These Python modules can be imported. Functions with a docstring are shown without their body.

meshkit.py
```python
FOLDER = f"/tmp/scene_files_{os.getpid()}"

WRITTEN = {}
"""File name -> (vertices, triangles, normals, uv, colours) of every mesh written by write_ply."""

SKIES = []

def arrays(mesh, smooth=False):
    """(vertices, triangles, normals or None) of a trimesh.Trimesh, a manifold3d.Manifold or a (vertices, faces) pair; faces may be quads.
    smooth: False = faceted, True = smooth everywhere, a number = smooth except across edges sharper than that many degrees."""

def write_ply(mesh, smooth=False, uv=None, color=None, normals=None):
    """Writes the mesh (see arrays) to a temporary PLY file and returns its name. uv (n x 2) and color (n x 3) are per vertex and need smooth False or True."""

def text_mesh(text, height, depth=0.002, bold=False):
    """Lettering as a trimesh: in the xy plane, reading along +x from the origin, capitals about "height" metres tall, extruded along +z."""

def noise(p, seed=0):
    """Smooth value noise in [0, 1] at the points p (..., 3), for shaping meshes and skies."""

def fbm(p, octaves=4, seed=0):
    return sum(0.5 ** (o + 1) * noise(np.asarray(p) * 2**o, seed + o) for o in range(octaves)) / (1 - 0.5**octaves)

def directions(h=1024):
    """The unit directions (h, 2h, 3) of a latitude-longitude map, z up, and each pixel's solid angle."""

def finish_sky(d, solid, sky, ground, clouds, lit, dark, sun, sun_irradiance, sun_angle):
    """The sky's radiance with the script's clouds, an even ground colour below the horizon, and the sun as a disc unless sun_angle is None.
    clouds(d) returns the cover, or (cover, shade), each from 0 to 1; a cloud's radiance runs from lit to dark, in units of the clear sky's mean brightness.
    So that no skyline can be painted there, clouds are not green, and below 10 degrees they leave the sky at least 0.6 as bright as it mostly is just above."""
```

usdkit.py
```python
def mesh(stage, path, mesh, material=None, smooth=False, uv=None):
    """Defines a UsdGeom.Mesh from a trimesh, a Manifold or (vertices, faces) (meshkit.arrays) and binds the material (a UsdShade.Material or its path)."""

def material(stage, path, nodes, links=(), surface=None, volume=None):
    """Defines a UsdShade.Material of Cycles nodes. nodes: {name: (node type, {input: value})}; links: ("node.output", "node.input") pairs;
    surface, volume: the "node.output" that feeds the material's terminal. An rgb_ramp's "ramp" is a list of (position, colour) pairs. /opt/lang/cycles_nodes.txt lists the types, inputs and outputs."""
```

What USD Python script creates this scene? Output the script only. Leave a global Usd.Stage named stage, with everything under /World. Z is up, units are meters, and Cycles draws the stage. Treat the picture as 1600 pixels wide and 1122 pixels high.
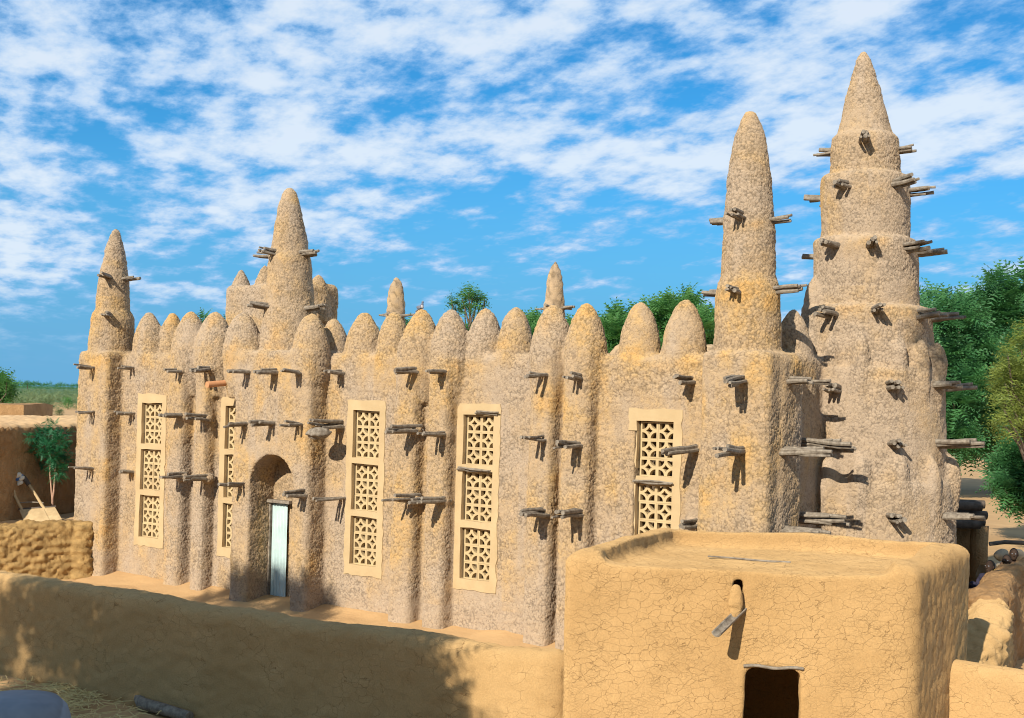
import math, random
import numpy as np, trimesh, manifold3d as m3
from scipy.spatial import cKDTree
from shapely.geometry import Polygon, Point, box as sbox
from shapely.ops import unary_union
from pxr import Usd, UsdGeom, UsdLux, UsdShade, Gf, Sdf, Vt
import usdkit, meshkit

stage = Usd.Stage.CreateInMemory()
UsdGeom.SetStageUpAxis(stage, 'Z'); UsdGeom.SetStageMetersPerUnit(stage, 1.0)
world = UsdGeom.Xform.Define(stage, '/World'); stage.SetDefaultPrim(world.GetPrim())
UsdGeom.Scope.Define(stage, '/World/Looks')
rng = np.random.default_rng(7)

# ------------------------------------------------------------------ camera, sky, sun
EYE, FPX, ROLL = 4.25, 2000.0, 0.026
CR, SR = math.cos(ROLL), math.sin(ROLL)
VH = 750 * SR + 41 * CR                       # where the level direction falls, in photo pixels below the centre
AP = 36.0
cam = UsdGeom.Camera.Define(stage, '/World/camera')
cam.CreateHorizontalApertureAttr(AP); cam.CreateFocalLengthAttr(AP * FPX / 1600)
cam.CreateHorizontalApertureOffsetAttr(VH * SR / 1600 * AP); cam.CreateVerticalApertureOffsetAttr(VH * CR / 1600 * AP)
cam.CreateClippingRangeAttr(Gf.Vec2f(0.1, 20000))
cam.AddTransformOp().Set(Gf.Matrix4d(CR, 0, SR, 0, -SR, 0, CR, 0, 0, -1, 0, 0, 0, 0, EYE, 1))
cam.CreateExposureAttr(0.52)

FD = np.array([0.81373347, -0.58123819])      # along the facade, to the right
FN = np.array([-0.58123819, -0.81373347])     # out of the facade
P0 = np.array([-4.6569, 25.8])
h = FN + 0.12 * FD; h /= np.linalg.norm(h)
SUN_EL = math.radians(31)
TOSUN = np.array([h[0] * math.cos(SUN_EL), h[1] * math.cos(SUN_EL), math.sin(SUN_EL)])
SUN_ROT = math.atan2(TOSUN[0], TOSUN[1])
SKY_STRENGTH, SUN_INT = 0.061, 1.25

sun = UsdLux.DistantLight.Define(stage, '/World/sun')
sun.CreateIntensityAttr(SUN_INT); sun.CreateAngleAttr(0.53); sun.CreateNormalizeAttr(True); sun.CreateColorAttr(Gf.Vec3f(1.0, 0.93, 0.80))
zx = np.cross([0, 0, 1], TOSUN); zx /= np.linalg.norm(zx); zy = np.cross(TOSUN, zx)
sun.AddTransformOp().Set(Gf.Matrix4d(*zx, 0, *zy, 0, *TOSUN, 0, 0, 0, 0, 1))

dome = UsdLux.DomeLight.Define(stage, '/World/sky')
dome.GetPrim().SetCustomDataByKey('kind', 'structure')
CE = np.array([-0.45, 0.9]); CE /= np.linalg.norm(CE); CA = math.atan2(CE[0], CE[1])
sky_nodes = {
    'sky': ('sky_texture', {'sky_type': 'single_scattering', 'sun_disc': False, 'sun_elevation': SUN_EL, 'sun_rotation': SUN_ROT, 'air_density': 1.0, 'aerosol_density': 0.15, 'ozone_density': 2.5}),
    'hs': ('mix_color', {'blend_type': 'multiply', 'fac': 1.0, 'b': (0.24, 0.98, 1.42), 'use_clamp': False}),
    'g': ('geometry', {}), 'xyz': ('separate_xyz', {}),
    'zc': ('math', {'math_type': 'maximum', 'value2': 0.0}), 'za': ('math', {'math_type': 'add', 'value2': 0.18}),
    'dx': ('math', {'math_type': 'divide'}), 'dy': ('math', {'math_type': 'divide'}), 'pl': ('combine_xyz', {'z': 0.0}),
    'm1': ('mapping', {'mapping_type': 'texture', 'rotation': (0, 0, -CA), 'scale': (1, 1.45, 1)}),
    'big': ('noise_texture', {'scale': 0.62, 'detail': 2.0, 'roughness': 0.5}),
    'mid': ('noise_texture', {'scale': 3.5, 'detail': 7.0, 'roughness': 0.58, 'distortion': 0.1}),
    'fine': ('noise_texture', {'scale': 10.0, 'detail': 6.0, 'roughness': 0.6}),
    's1': ('math', {'math_type': 'multiply', 'value2': 0.9}), 's2': ('math', {'math_type': 'multiply_add', 'value2': 0.85}), 's3': ('math', {'math_type': 'multiply_add', 'value2': 0.70}),
    'mask': ('map_range', {'range_type': 'smoothstep', 'from_min': 1.11, 'from_max': 1.29, 'to_min': 0.0, 'to_max': 0.9}),
    'fade': ('map_range', {'range_type': 'smoothstep', 'from_min': 0.01, 'from_max': 0.09, 'to_min': 0.0, 'to_max': 1.0}),
    'mk': ('math', {'math_type': 'multiply'}),
    'tone': ('map_range', {'range_type': 'smoothstep', 'from_min': 1.18, 'from_max': 1.42, 'to_min': 0.0, 'to_max': 1.0}),
    'cc': ('mix_color', {'a': (4.1, 6.8, 10.5), 'b': (9.0, 10.1, 11.3), 'use_clamp': False}),
    'lowf': ('map_range', {'range_type': 'smoothstep', 'from_min': 0.0, 'from_max': 0.24, 'to_min': 0.9, 'to_max': 0.0}),
    'low': ('mix_color', {'b': (1.7, 4.6, 8.2), 'use_clamp': False}),
    'mx': ('mix_color', {'use_clamp': False}),
    'bg': ('background_shader', {'strength': SKY_STRENGTH}),
}
sky_links = [('sky.color', 'hs.a'), ('g.position', 'xyz.vector'), ('xyz.z', 'zc.value1'), ('zc.value', 'za.value1'), ('xyz.x', 'dx.value1'), ('za.value', 'dx.value2'),
             ('xyz.y', 'dy.value1'), ('za.value', 'dy.value2'), ('dx.value', 'pl.x'), ('dy.value', 'pl.y'), ('pl.vector', 'm1.vector'),
             ('m1.vector', 'big.vector'), ('m1.vector', 'mid.vector'), ('m1.vector', 'fine.vector'),
             ('big.fac', 's1.value1'), ('mid.fac', 's2.value1'), ('s1.value', 's2.value3'), ('fine.fac', 's3.value1'), ('s2.value', 's3.value3'),
             ('s3.value', 'mask.value'), ('xyz.z', 'fade.value'), ('mask.result', 'mk.value1'), ('fade.result', 'mk.value2'), ('s3.value', 'tone.value'), ('tone.result', 'cc.fac'),
             ('mk.value', 'mx.fac'), ('xyz.z', 'lowf.value'), ('lowf.result', 'low.fac'), ('hs.result', 'low.a'), ('low.result', 'mx.a'), ('cc.result', 'mx.b'), ('mx.result', 'bg.color')]
sky_mat = usdkit.material(stage, '/World/Looks/sky_air', sky_nodes, sky_links, surface='bg.background')
UsdShade.MaterialBindingAPI.Apply(dome.GetPrim()).Bind(sky_mat)

# ------------------------------------------------------------------ measuring helpers
def uv(x, y):
    return (x - 800) * CR + (y - 561) * SR, -(x - 800) * SR + (y - 561) * CR - VH
def at(x, y, Y):
    u, v = uv(x, y); return np.array([u / FPX * Y, Y, EYE - v / FPX * Y])
def on_ground(x, y, z=0.0):
    u, v = uv(x, y); Y = (EYE - z) / (v / FPX); return np.array([u / FPX * Y, Y, z])
def fac(x, y, off=0.0):
    """The photo's pixel on the upright plane that stands off metres proud of the facade: (along the facade, height)."""
    u, v = uv(x, y); r = np.array([u / FPX, 1.0]); t = ((P0 + off * FN) @ FN) / (r @ FN)
    return float((r * t - P0) @ FD), float(EYE - v / FPX * t)
ANG = math.atan2(FD[1], FD[0])

# ------------------------------------------------------------------ naming
used = {}
def path_for(parent, name):
    p = '/World' if parent is None else str(parent.GetPath())
    k = (p, name); n = used.get(k, 0); used[k] = n + 1
    return f'{p}/{name}' if n == 0 else f'{p}/{name}_{n:03d}'
def tag(prim, label=None, cat=None, group=None, kind=None):
    for k, v in (('label', label), ('category', cat), ('group', group), ('kind', kind)):
        if v: prim.SetCustomDataByKey(k, v)
    return prim
def thing(name, loc=(0, 0, 0), rz=0.0, parent=None, **kw):
    x = UsdGeom.Xform.Define(stage, path_for(parent, name))
    x.AddTranslateOp().Set(Gf.Vec3d(*map(float, loc)))
    if rz: x.AddRotateZOp().Set(math.degrees(rz))
    return tag(x.GetPrim(), **kw)
def obj(name, mesh, mat, parent=None, smooth=False, **kw):
    return tag(usdkit.mesh(stage, path_for(parent, name), mesh, mat, smooth).GetPrim(), **kw)
def raw(name, v, f, n, mat, parent=None, var=None, **kw):
    """A mesh with given normals and per-vertex primvars; f may be quads."""
    m = UsdGeom.Mesh.Define(stage, path_for(parent, name))
    m.CreatePointsAttr(Vt.Vec3fArray.FromNumpy(np.ascontiguousarray(v, np.float32)))
    m.CreateFaceVertexCountsAttr(Vt.IntArray.FromNumpy(np.full(len(f), f.shape[1], np.int32)))
    m.CreateFaceVertexIndicesAttr(Vt.IntArray.FromNumpy(np.ascontiguousarray(f, np.int32).ravel()))
    m.CreateSubdivisionSchemeAttr('none')
    if n is not None:
        m.CreateNormalsAttr(Vt.Vec3fArray.FromNumpy(np.ascontiguousarray(n, np.float32))); m.SetNormalsInterpolation('vertex')
    for k, a in (var or {}).items():
        UsdGeom.PrimvarsAPI(m).CreatePrimvar(k, Sdf.ValueTypeNames.FloatArray, 'vertex').Set(Vt.FloatArray.FromNumpy(np.ascontiguousarray(a, np.float32)))
    UsdShade.MaterialBindingAPI.Apply(m.GetPrim()).Bind(mat)
    return tag(m.GetPrim(), **kw)

# ------------------------------------------------------------------ materials
def L(n): return '/World/Looks/' + n
def mat(name, nodes, links, surface='p.BSDF'):
    return usdkit.material(stage, L(name), nodes, links, surface=surface)

def adobe(name, stops, grey, rough_scale=34, lump_gain=0.14, bump=0.75, patch=1.6):
    """Hand-laid mud: broad patches of tone, each lump with its own tint, crack shade painted dark along the joints."""
    n = {'g': ('geometry', {}), 'n1': ('noise_texture', {'scale': patch, 'detail': 4.0, 'roughness': 0.6}), 'r1': ('rgb_ramp', {'ramp': stops}),
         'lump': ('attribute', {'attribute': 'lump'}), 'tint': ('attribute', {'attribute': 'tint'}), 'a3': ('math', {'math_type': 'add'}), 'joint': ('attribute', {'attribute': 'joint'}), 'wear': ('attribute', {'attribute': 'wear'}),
         'a1': ('math', {'math_type': 'multiply_add', 'value2': lump_gain, 'value3': -lump_gain / 2}), 'a2': ('math', {'math_type': 'add'}),
         'gm': ('mix_color', {'b': grey}),
         'lv': ('map_range', {'from_min': 0, 'from_max': 1, 'to_min': 0.93, 'to_max': 1.06}),
         'jv': ('map_range', {'from_min': 0, 'from_max': 0.20, 'to_min': 0.5, 'to_max': 1.0, 'clamp': True}),  # darkens the colour along the joints, standing in for shadow inside the cracks
         'vm': ('math', {'math_type': 'multiply'}), 'hv': ('hsv', {'hue': 0.5, 'saturation': 1.0, 'fac': 1.0}),
         'n2': ('noise_texture', {'scale': rough_scale, 'detail': 5.0, 'roughness': 0.75}), 'b': ('bump', {'strength': bump, 'distance': 0.045}),
         'p': ('principled_bsdf', {'roughness': 0.95, 'specular_ior_level': 0.15, 'diffuse_roughness': 0.6})}
    l = [('g.position', 'n1.vector'), ('n1.fac', 'a2.value1'), ('lump.fac', 'a1.value1'), ('a1.value', 'a2.value2'), ('a2.value', 'a3.value1'), ('tint.fac', 'a3.value2'), ('a3.value', 'r1.fac'),
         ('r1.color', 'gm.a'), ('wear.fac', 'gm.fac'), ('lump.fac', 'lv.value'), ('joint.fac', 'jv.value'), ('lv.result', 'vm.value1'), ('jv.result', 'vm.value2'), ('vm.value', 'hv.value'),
         ('gm.result', 'hv.color'), ('hv.color', 'p.base_color'), ('g.position', 'n2.vector'), ('n2.fac', 'b.height'), ('b.normal', 'p.normal')]
    return mat(name, n, l)

def cracked(name, c1, c2, crack, cell=8.5, crack_w=0.024, bump=0.6, amount=0.43, z_stretch=1.5):
    """Smooth mud render that dried into a net of cracks: the net comes and goes."""
    n = {'g': ('geometry', {}), 'mp': ('mapping', {'scale': (1, 1, z_stretch)}),
         'dn': ('noise_texture', {'scale': 6.0, 'detail': 3.0}), 'dv': ('vector_math', {'math_type': 'multiply_add', 'vector2': (0.16, 0.16, 0.16)}),
         'v': ('voronoi_texture', {'feature': 'distance_to_edge', 'scale': cell}), 'v2': ('voronoi_texture', {'feature': 'distance_to_edge', 'scale': cell * 2.3}),
         'mk': ('noise_texture', {'scale': 2.2, 'detail': 3.0, 'roughness': 0.6}), 'mr': ('map_range', {'range_type': 'smoothstep', 'from_min': amount - 0.1, 'from_max': amount + 0.13, 'to_min': 0.0, 'to_max': 1.0}),
         'mk2': ('noise_texture', {'scale': 3.7, 'detail': 3.0, 'roughness': 0.6}), 'mr2': ('map_range', {'range_type': 'smoothstep', 'from_min': amount + 0.02, 'from_max': amount + 0.2, 'to_min': 0.0, 'to_max': 0.8}),
         'w': ('map_range', {'range_type': 'smoothstep', 'from_min': 0.0, 'from_max': crack_w, 'to_min': 1.0, 'to_max': 0.0}),
         'w2': ('map_range', {'range_type': 'smoothstep', 'from_min': 0.0, 'from_max': crack_w * 1.4, 'to_min': 1.0, 'to_max': 0.0}),
         'k': ('math', {'math_type': 'multiply'}), 'k2': ('math', {'math_type': 'multiply'}), 'kk': ('math', {'math_type': 'maximum'}),
         'n1': ('noise_texture', {'scale': 1.1, 'detail': 5.0, 'roughness': 0.62}), 'base': ('rgb_ramp', {'ramp': [(0.3, c1), (0.7, c2)]}),
         'gr': ('noise_texture', {'scale': 55.0, 'detail': 4.0, 'roughness': 0.7}), 'gv': ('map_range', {'from_min': 0.3, 'from_max': 0.7, 'to_min': 0.85, 'to_max': 1.1}),
         'hv': ('hsv', {'hue': 0.5, 'saturation': 1.0, 'fac': 1.0}), 'mx': ('mix_color', {'b': crack}), 'kf': ('math', {'math_type': 'multiply', 'value2': 0.70}),
         'hh': ('math', {'math_type': 'multiply_add', 'value2': -1.0}), 'gs': ('math', {'math_type': 'multiply', 'value2': 0.6}),
         'b': ('bump', {'strength': bump, 'distance': 0.03}),
         'p': ('principled_bsdf', {'roughness': 0.95, 'specular_ior_level': 0.15, 'diffuse_roughness': 0.6})}
    l = [('g.position', 'mp.vector'), ('mp.vector', 'dn.vector'), ('dn.color', 'dv.vector1'), ('mp.vector', 'dv.vector3'), ('dv.vector', 'v.vector'), ('dv.vector', 'v2.vector'),
         ('g.position', 'mk.vector'), ('mk.fac', 'mr.value'), ('g.position', 'mk2.vector'), ('mk2.fac', 'mr2.value'), ('v.distance', 'w.value'), ('v2.distance', 'w2.value'),
         ('w.result', 'k.value1'), ('mr.result', 'k.value2'), ('w2.result', 'k2.value1'), ('mr2.result', 'k2.value2'), ('k.value', 'kk.value1'), ('k2.value', 'kk.value2'),
         ('g.position', 'n1.vector'), ('n1.fac', 'base.fac'), ('g.position', 'gr.vector'), ('gr.fac', 'gv.value'), ('gv.result', 'hv.value'), ('base.color', 'hv.color'),
         ('hv.color', 'mx.a'), ('kk.value', 'kf.value1'), ('kf.value', 'mx.fac'), ('mx.result', 'p.base_color'),
         ('gr.fac', 'gs.value1'), ('kk.value', 'hh.value1'), ('gs.value', 'hh.value3'), ('hh.value', 'b.height'), ('b.normal', 'p.normal')]
    return mat(name, n, l)

def plain(name, c1, c2, scale=6.0, rough=0.9, bump=0.2, bscale=40.0, dist=0.01, spec=0.2, vec='g.position', stretch=(1, 1, 1), metallic=0.0):
    n = {'g': ('geometry', {}), 't': ('texture_coordinate', {}), 'mp': ('mapping', {'scale': stretch}),
         'n1': ('noise_texture', {'scale': scale, 'detail': 5.0, 'roughness': 0.6}), 'r': ('rgb_ramp', {'ramp': [(0.3, c1), (0.7, c2)]}),
         'n2': ('noise_texture', {'scale': bscale, 'detail': 4.0, 'roughness': 0.65}), 'b': ('bump', {'strength': bump, 'distance': dist}),
         'p': ('principled_bsdf', {'roughness': rough, 'specular_ior_level': spec, 'metallic': metallic})}
    l = [(vec, 'mp.vector'), ('mp.vector', 'n1.vector'), ('n1.fac', 'r.fac'), ('r.color', 'p.base_color'), ('mp.vector', 'n2.vector'), ('n2.fac', 'b.height'), ('b.normal', 'p.normal')]
    return mat(name, n, l)

def leaves(name, c1, c2, trans):
    n = {'g': ('geometry', {}), 'n1': ('noise_texture', {'scale': 0.9, 'detail': 3.0}), 'r': ('rgb_ramp', {'ramp': [(0.3, c1), (0.7, c2)]}),
         'w': ('map_range', {'to_min': 0.65, 'to_max': 1.35}), 'hv': ('hsv', {'hue': 0.5, 'saturation': 1.0, 'fac': 1.0}),
         'p': ('principled_bsdf', {'roughness': 0.5, 'specular_ior_level': 0.3}), 't': ('translucent_bsdf', {'color': trans}), 'm': ('mix_closure', {'fac': 0.25})}
    l = [('g.position', 'n1.vector'), ('n1.fac', 'r.fac'), ('g.random_per_island', 'w.value'), ('w.result', 'hv.value'), ('r.color', 'hv.color'), ('hv.color', 'p.base_color'),
         ('p.BSDF', 'm.closure1'), ('t.BSDF', 'm.closure2')]
    return mat(name, n, l, 'm.closure')

M = {}
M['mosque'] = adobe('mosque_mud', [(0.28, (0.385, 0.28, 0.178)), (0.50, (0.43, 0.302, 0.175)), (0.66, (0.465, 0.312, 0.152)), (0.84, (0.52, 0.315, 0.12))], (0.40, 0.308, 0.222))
M['box'] = cracked('hut_mud', (0.41, 0.25, 0.102), (0.49, 0.31, 0.135), (0.22, 0.125, 0.05))
M['yard_wall'] = cracked('yard_wall_mud', (0.40, 0.25, 0.105), (0.49, 0.315, 0.14), (0.22, 0.125, 0.05), cell=6.0, amount=0.52)
M['plaster'] = plain('window_plaster', (0.40, 0.285, 0.152), (0.475, 0.35, 0.195), 2.2, bump=0.35, bscale=26)
M['claustra'] = plain('claustra_plaster', (0.41, 0.30, 0.16), (0.49, 0.37, 0.20), 2.5, bump=0.2, bscale=50)
M['wood'] = plain('weathered_wood', (0.11, 0.086, 0.064), (0.29, 0.245, 0.19), 14.0, rough=0.85, bump=0.5, bscale=60, dist=0.01)
M['pale_wood'] = plain('pale_wood', (0.36, 0.25, 0.13), (0.48, 0.35, 0.19), 9.0, rough=0.8, bump=0.3, bscale=50)
M['dark_wood'] = plain('dark_log_wood', (0.05, 0.038, 0.028), (0.12, 0.095, 0.075), 8.0, rough=0.85, bump=0.4)
M['tin'] = plain('tin_sheet', (0.33, 0.44, 0.43), (0.47, 0.57, 0.55), 2.5, rough=0.6, bump=0.05, spec=0.35, metallic=0.0)
M['ground'] = plain('dry_earth', (0.41, 0.245, 0.11), (0.51, 0.32, 0.15), 0.7, bump=0.5, bscale=14, dist=0.03)
M['dark_house'] = plain('brown_house_mud', (0.26, 0.145, 0.06), (0.40, 0.235, 0.105), 2.5, bump=1.0, bscale=22, dist=0.05)
M['roof_earth'] = plain('roof_earth', (0.54, 0.34, 0.17), (0.62, 0.41, 0.21), 1.6, bump=0.4, bscale=16)
M['rough_wall'] = plain('rough_wall_mud', (0.22, 0.135, 0.05), (0.40, 0.25, 0.095), 5.0, bump=0.8, bscale=30, dist=0.03)
M['bark'] = plain('bark', (0.07, 0.05, 0.035), (0.16, 0.12, 0.085), 6.0, bump=0.6, bscale=25, dist=0.02)
M['pink_bark'] = plain('sapling_bark', (0.34, 0.19, 0.13), (0.46, 0.29, 0.20), 10.0, bump=0.2)
M['leaf_dark'] = leaves('leaf_dark', (0.05, 0.17, 0.065), (0.105, 0.29, 0.095), (0.13, 0.38, 0.09))
M['leaf_mid'] = leaves('leaf_mid', (0.065, 0.20, 0.055), (0.14, 0.33, 0.085), (0.16, 0.42, 0.08))
M['leaf_yellow'] = leaves('leaf_yellow', (0.17, 0.24, 0.04), (0.33, 0.38, 0.08), (0.34, 0.42, 0.08))
M['leaf_sap'] = leaves('leaf_sapling', (0.025, 0.15, 0.065), (0.05, 0.24, 0.09), (0.06, 0.30, 0.09))
M['shrub'] = leaves('leaf_shrub', (0.15, 0.24, 0.09), (0.27, 0.34, 0.16), (0.2, 0.28, 0.1))
M['straw'] = plain('straw', (0.48, 0.36, 0.14), (0.66, 0.52, 0.24), 9.0, bump=0.05)
M['basin'] = plain('grey_metal', (0.17, 0.18, 0.20), (0.24, 0.25, 0.27), 3.0, rough=0.55, bump=0.05, spec=0.4)
M['rim'] = plain('dark_rim', (0.05, 0.05, 0.055), (0.09, 0.09, 0.095), 3.0, rough=0.5, bump=0.05)
M['terracotta'] = plain('terracotta', (0.44, 0.20, 0.09), (0.54, 0.27, 0.13), 8.0, bump=0.1)
M['blue'] = plain('blue_cloth', (0.03, 0.08, 0.22), (0.10, 0.18, 0.38), 20.0, bump=0.2)
M['white'] = plain('white_rag', (0.55, 0.50, 0.40), (0.7, 0.66, 0.55), 20.0, bump=0.2)
M['skin'] = plain('dark_skin', (0.035, 0.020, 0.013), (0.05, 0.03, 0.02), 8.0, rough=0.75, bump=0.02)
M['hair'] = plain('black_hair', (0.008, 0.007, 0.006), (0.014, 0.012, 0.011), 20.0, bump=0.2)
M['cloth_dark'] = plain('dark_cloth', (0.02, 0.02, 0.035), (0.035, 0.03, 0.055), 12.0, bump=0.1)
M['cloth_yellow'] = plain('yellow_cloth', (0.50, 0.33, 0.03), (0.62, 0.42, 0.05), 12.0, bump=0.1)
M['cloth_brown'] = plain('brown_cloth', (0.07, 0.04, 0.025), (0.10, 0.06, 0.035), 12.0, bump=0.1)
M['stone'] = plain('pale_stone', (0.36, 0.27, 0.17), (0.50, 0.39, 0.26), 4.0, bump=0.5, bscale=18, dist=0.03)
M['pigeon'] = plain('pigeon_feathers', (0.10, 0.11, 0.14), (0.17, 0.18, 0.22), 40.0, bump=0.1)
M['pale_feather'] = plain('pale_feathers', (0.40, 0.38, 0.37), (0.5, 0.47, 0.45), 40.0, bump=0.1)
M['beak'] = plain('beak_horn', (0.05, 0.04, 0.04), (0.08, 0.06, 0.06), 30.0, bump=0.05)
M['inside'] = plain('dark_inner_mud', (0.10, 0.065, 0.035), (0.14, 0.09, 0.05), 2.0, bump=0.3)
M['field'] = plain('far_field', (0.045, 0.10, 0.05), (0.10, 0.17, 0.07), 0.01, bump=0.0, stretch=(0.2, 3.0, 1))

# ------------------------------------------------------------------ mud bodies: a signed distance field, meshed by surface nets, split into its parts
def box_sd(c, hs, r=0.12, taper=0.0, z0=None):
    c, hs = np.array(c, float), np.array(hs, float)
    lo, hi = c - hs - 0.35, c + hs + 0.35
    def f(X, Y, Z):
        sc = 1.0 - taper * np.clip((Z - (c[2] - hs[2])) / (2 * hs[2]), 0, 1) if taper else 1.0
        qx, qy, qz = np.abs(X - c[0]) - hs[0] * sc + r, np.abs(Y - c[1]) - hs[1] * sc + r, np.abs(Z - c[2]) - hs[2] + r
        return np.sqrt(np.maximum(qx, 0) ** 2 + np.maximum(qy, 0) ** 2 + np.maximum(qz, 0) ** 2) + np.minimum(np.maximum(np.maximum(qx, qy), qz), 0) - r
    return f, lo, hi
def rev_sd(cx, cy, prof, ex=1.0, ey=1.0, lean=(0.0, 0.0), power=2.0):
    """A turned body: prof is (height, radius) pairs, top last; ex, ey stretch it; lean moves its axis per metre of height."""
    z, r = np.array(prof, float).T
    R = r.max(); lo = np.array([cx - R * ex - 0.4, cy - R * ey - 0.4, z[0] - 0.3]); hi = np.array([cx + R * ex + 0.4, cy + R * ey + 0.4, z[-1] + 0.3])
    slope = np.gradient(r, z)
    def f(X, Y, Z):
        k = Z - z[0]
        dx, dy = (X - cx - lean[0] * k) / ex, (Y - cy - lean[1] * k) / ey
        rho = np.sqrt(dx * dx + dy * dy) if power == 2.0 else (np.abs(dx) ** power + np.abs(dy) ** power) ** (1 / power)
        d = (rho - np.interp(Z, z, r)) / np.sqrt(1 + np.interp(Z, z, slope) ** 2)
        return np.maximum(np.maximum(d, (Z - z[-1]) * 0.9), z[0] - Z)
    return f, lo, hi
def bullet(z0, z1, r, p=1.9, q=1.25, tip=0.10, n=24):
    """Profile of a rounded cone: r at z0, a blunt tip at z1."""
    t = np.linspace(0, 1, n) ** 0.8
    return [(z0 + (z1 - z0) * a, max(r * (1 - a ** p) ** (1 / q), 0.0) if a < 1 else 0.0) for a in t]
def smin(a, b, k):
    hh = np.maximum(k - np.abs(a - b), 0) / k
    return np.minimum(a, b) - hh * hh * k * 0.25

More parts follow.
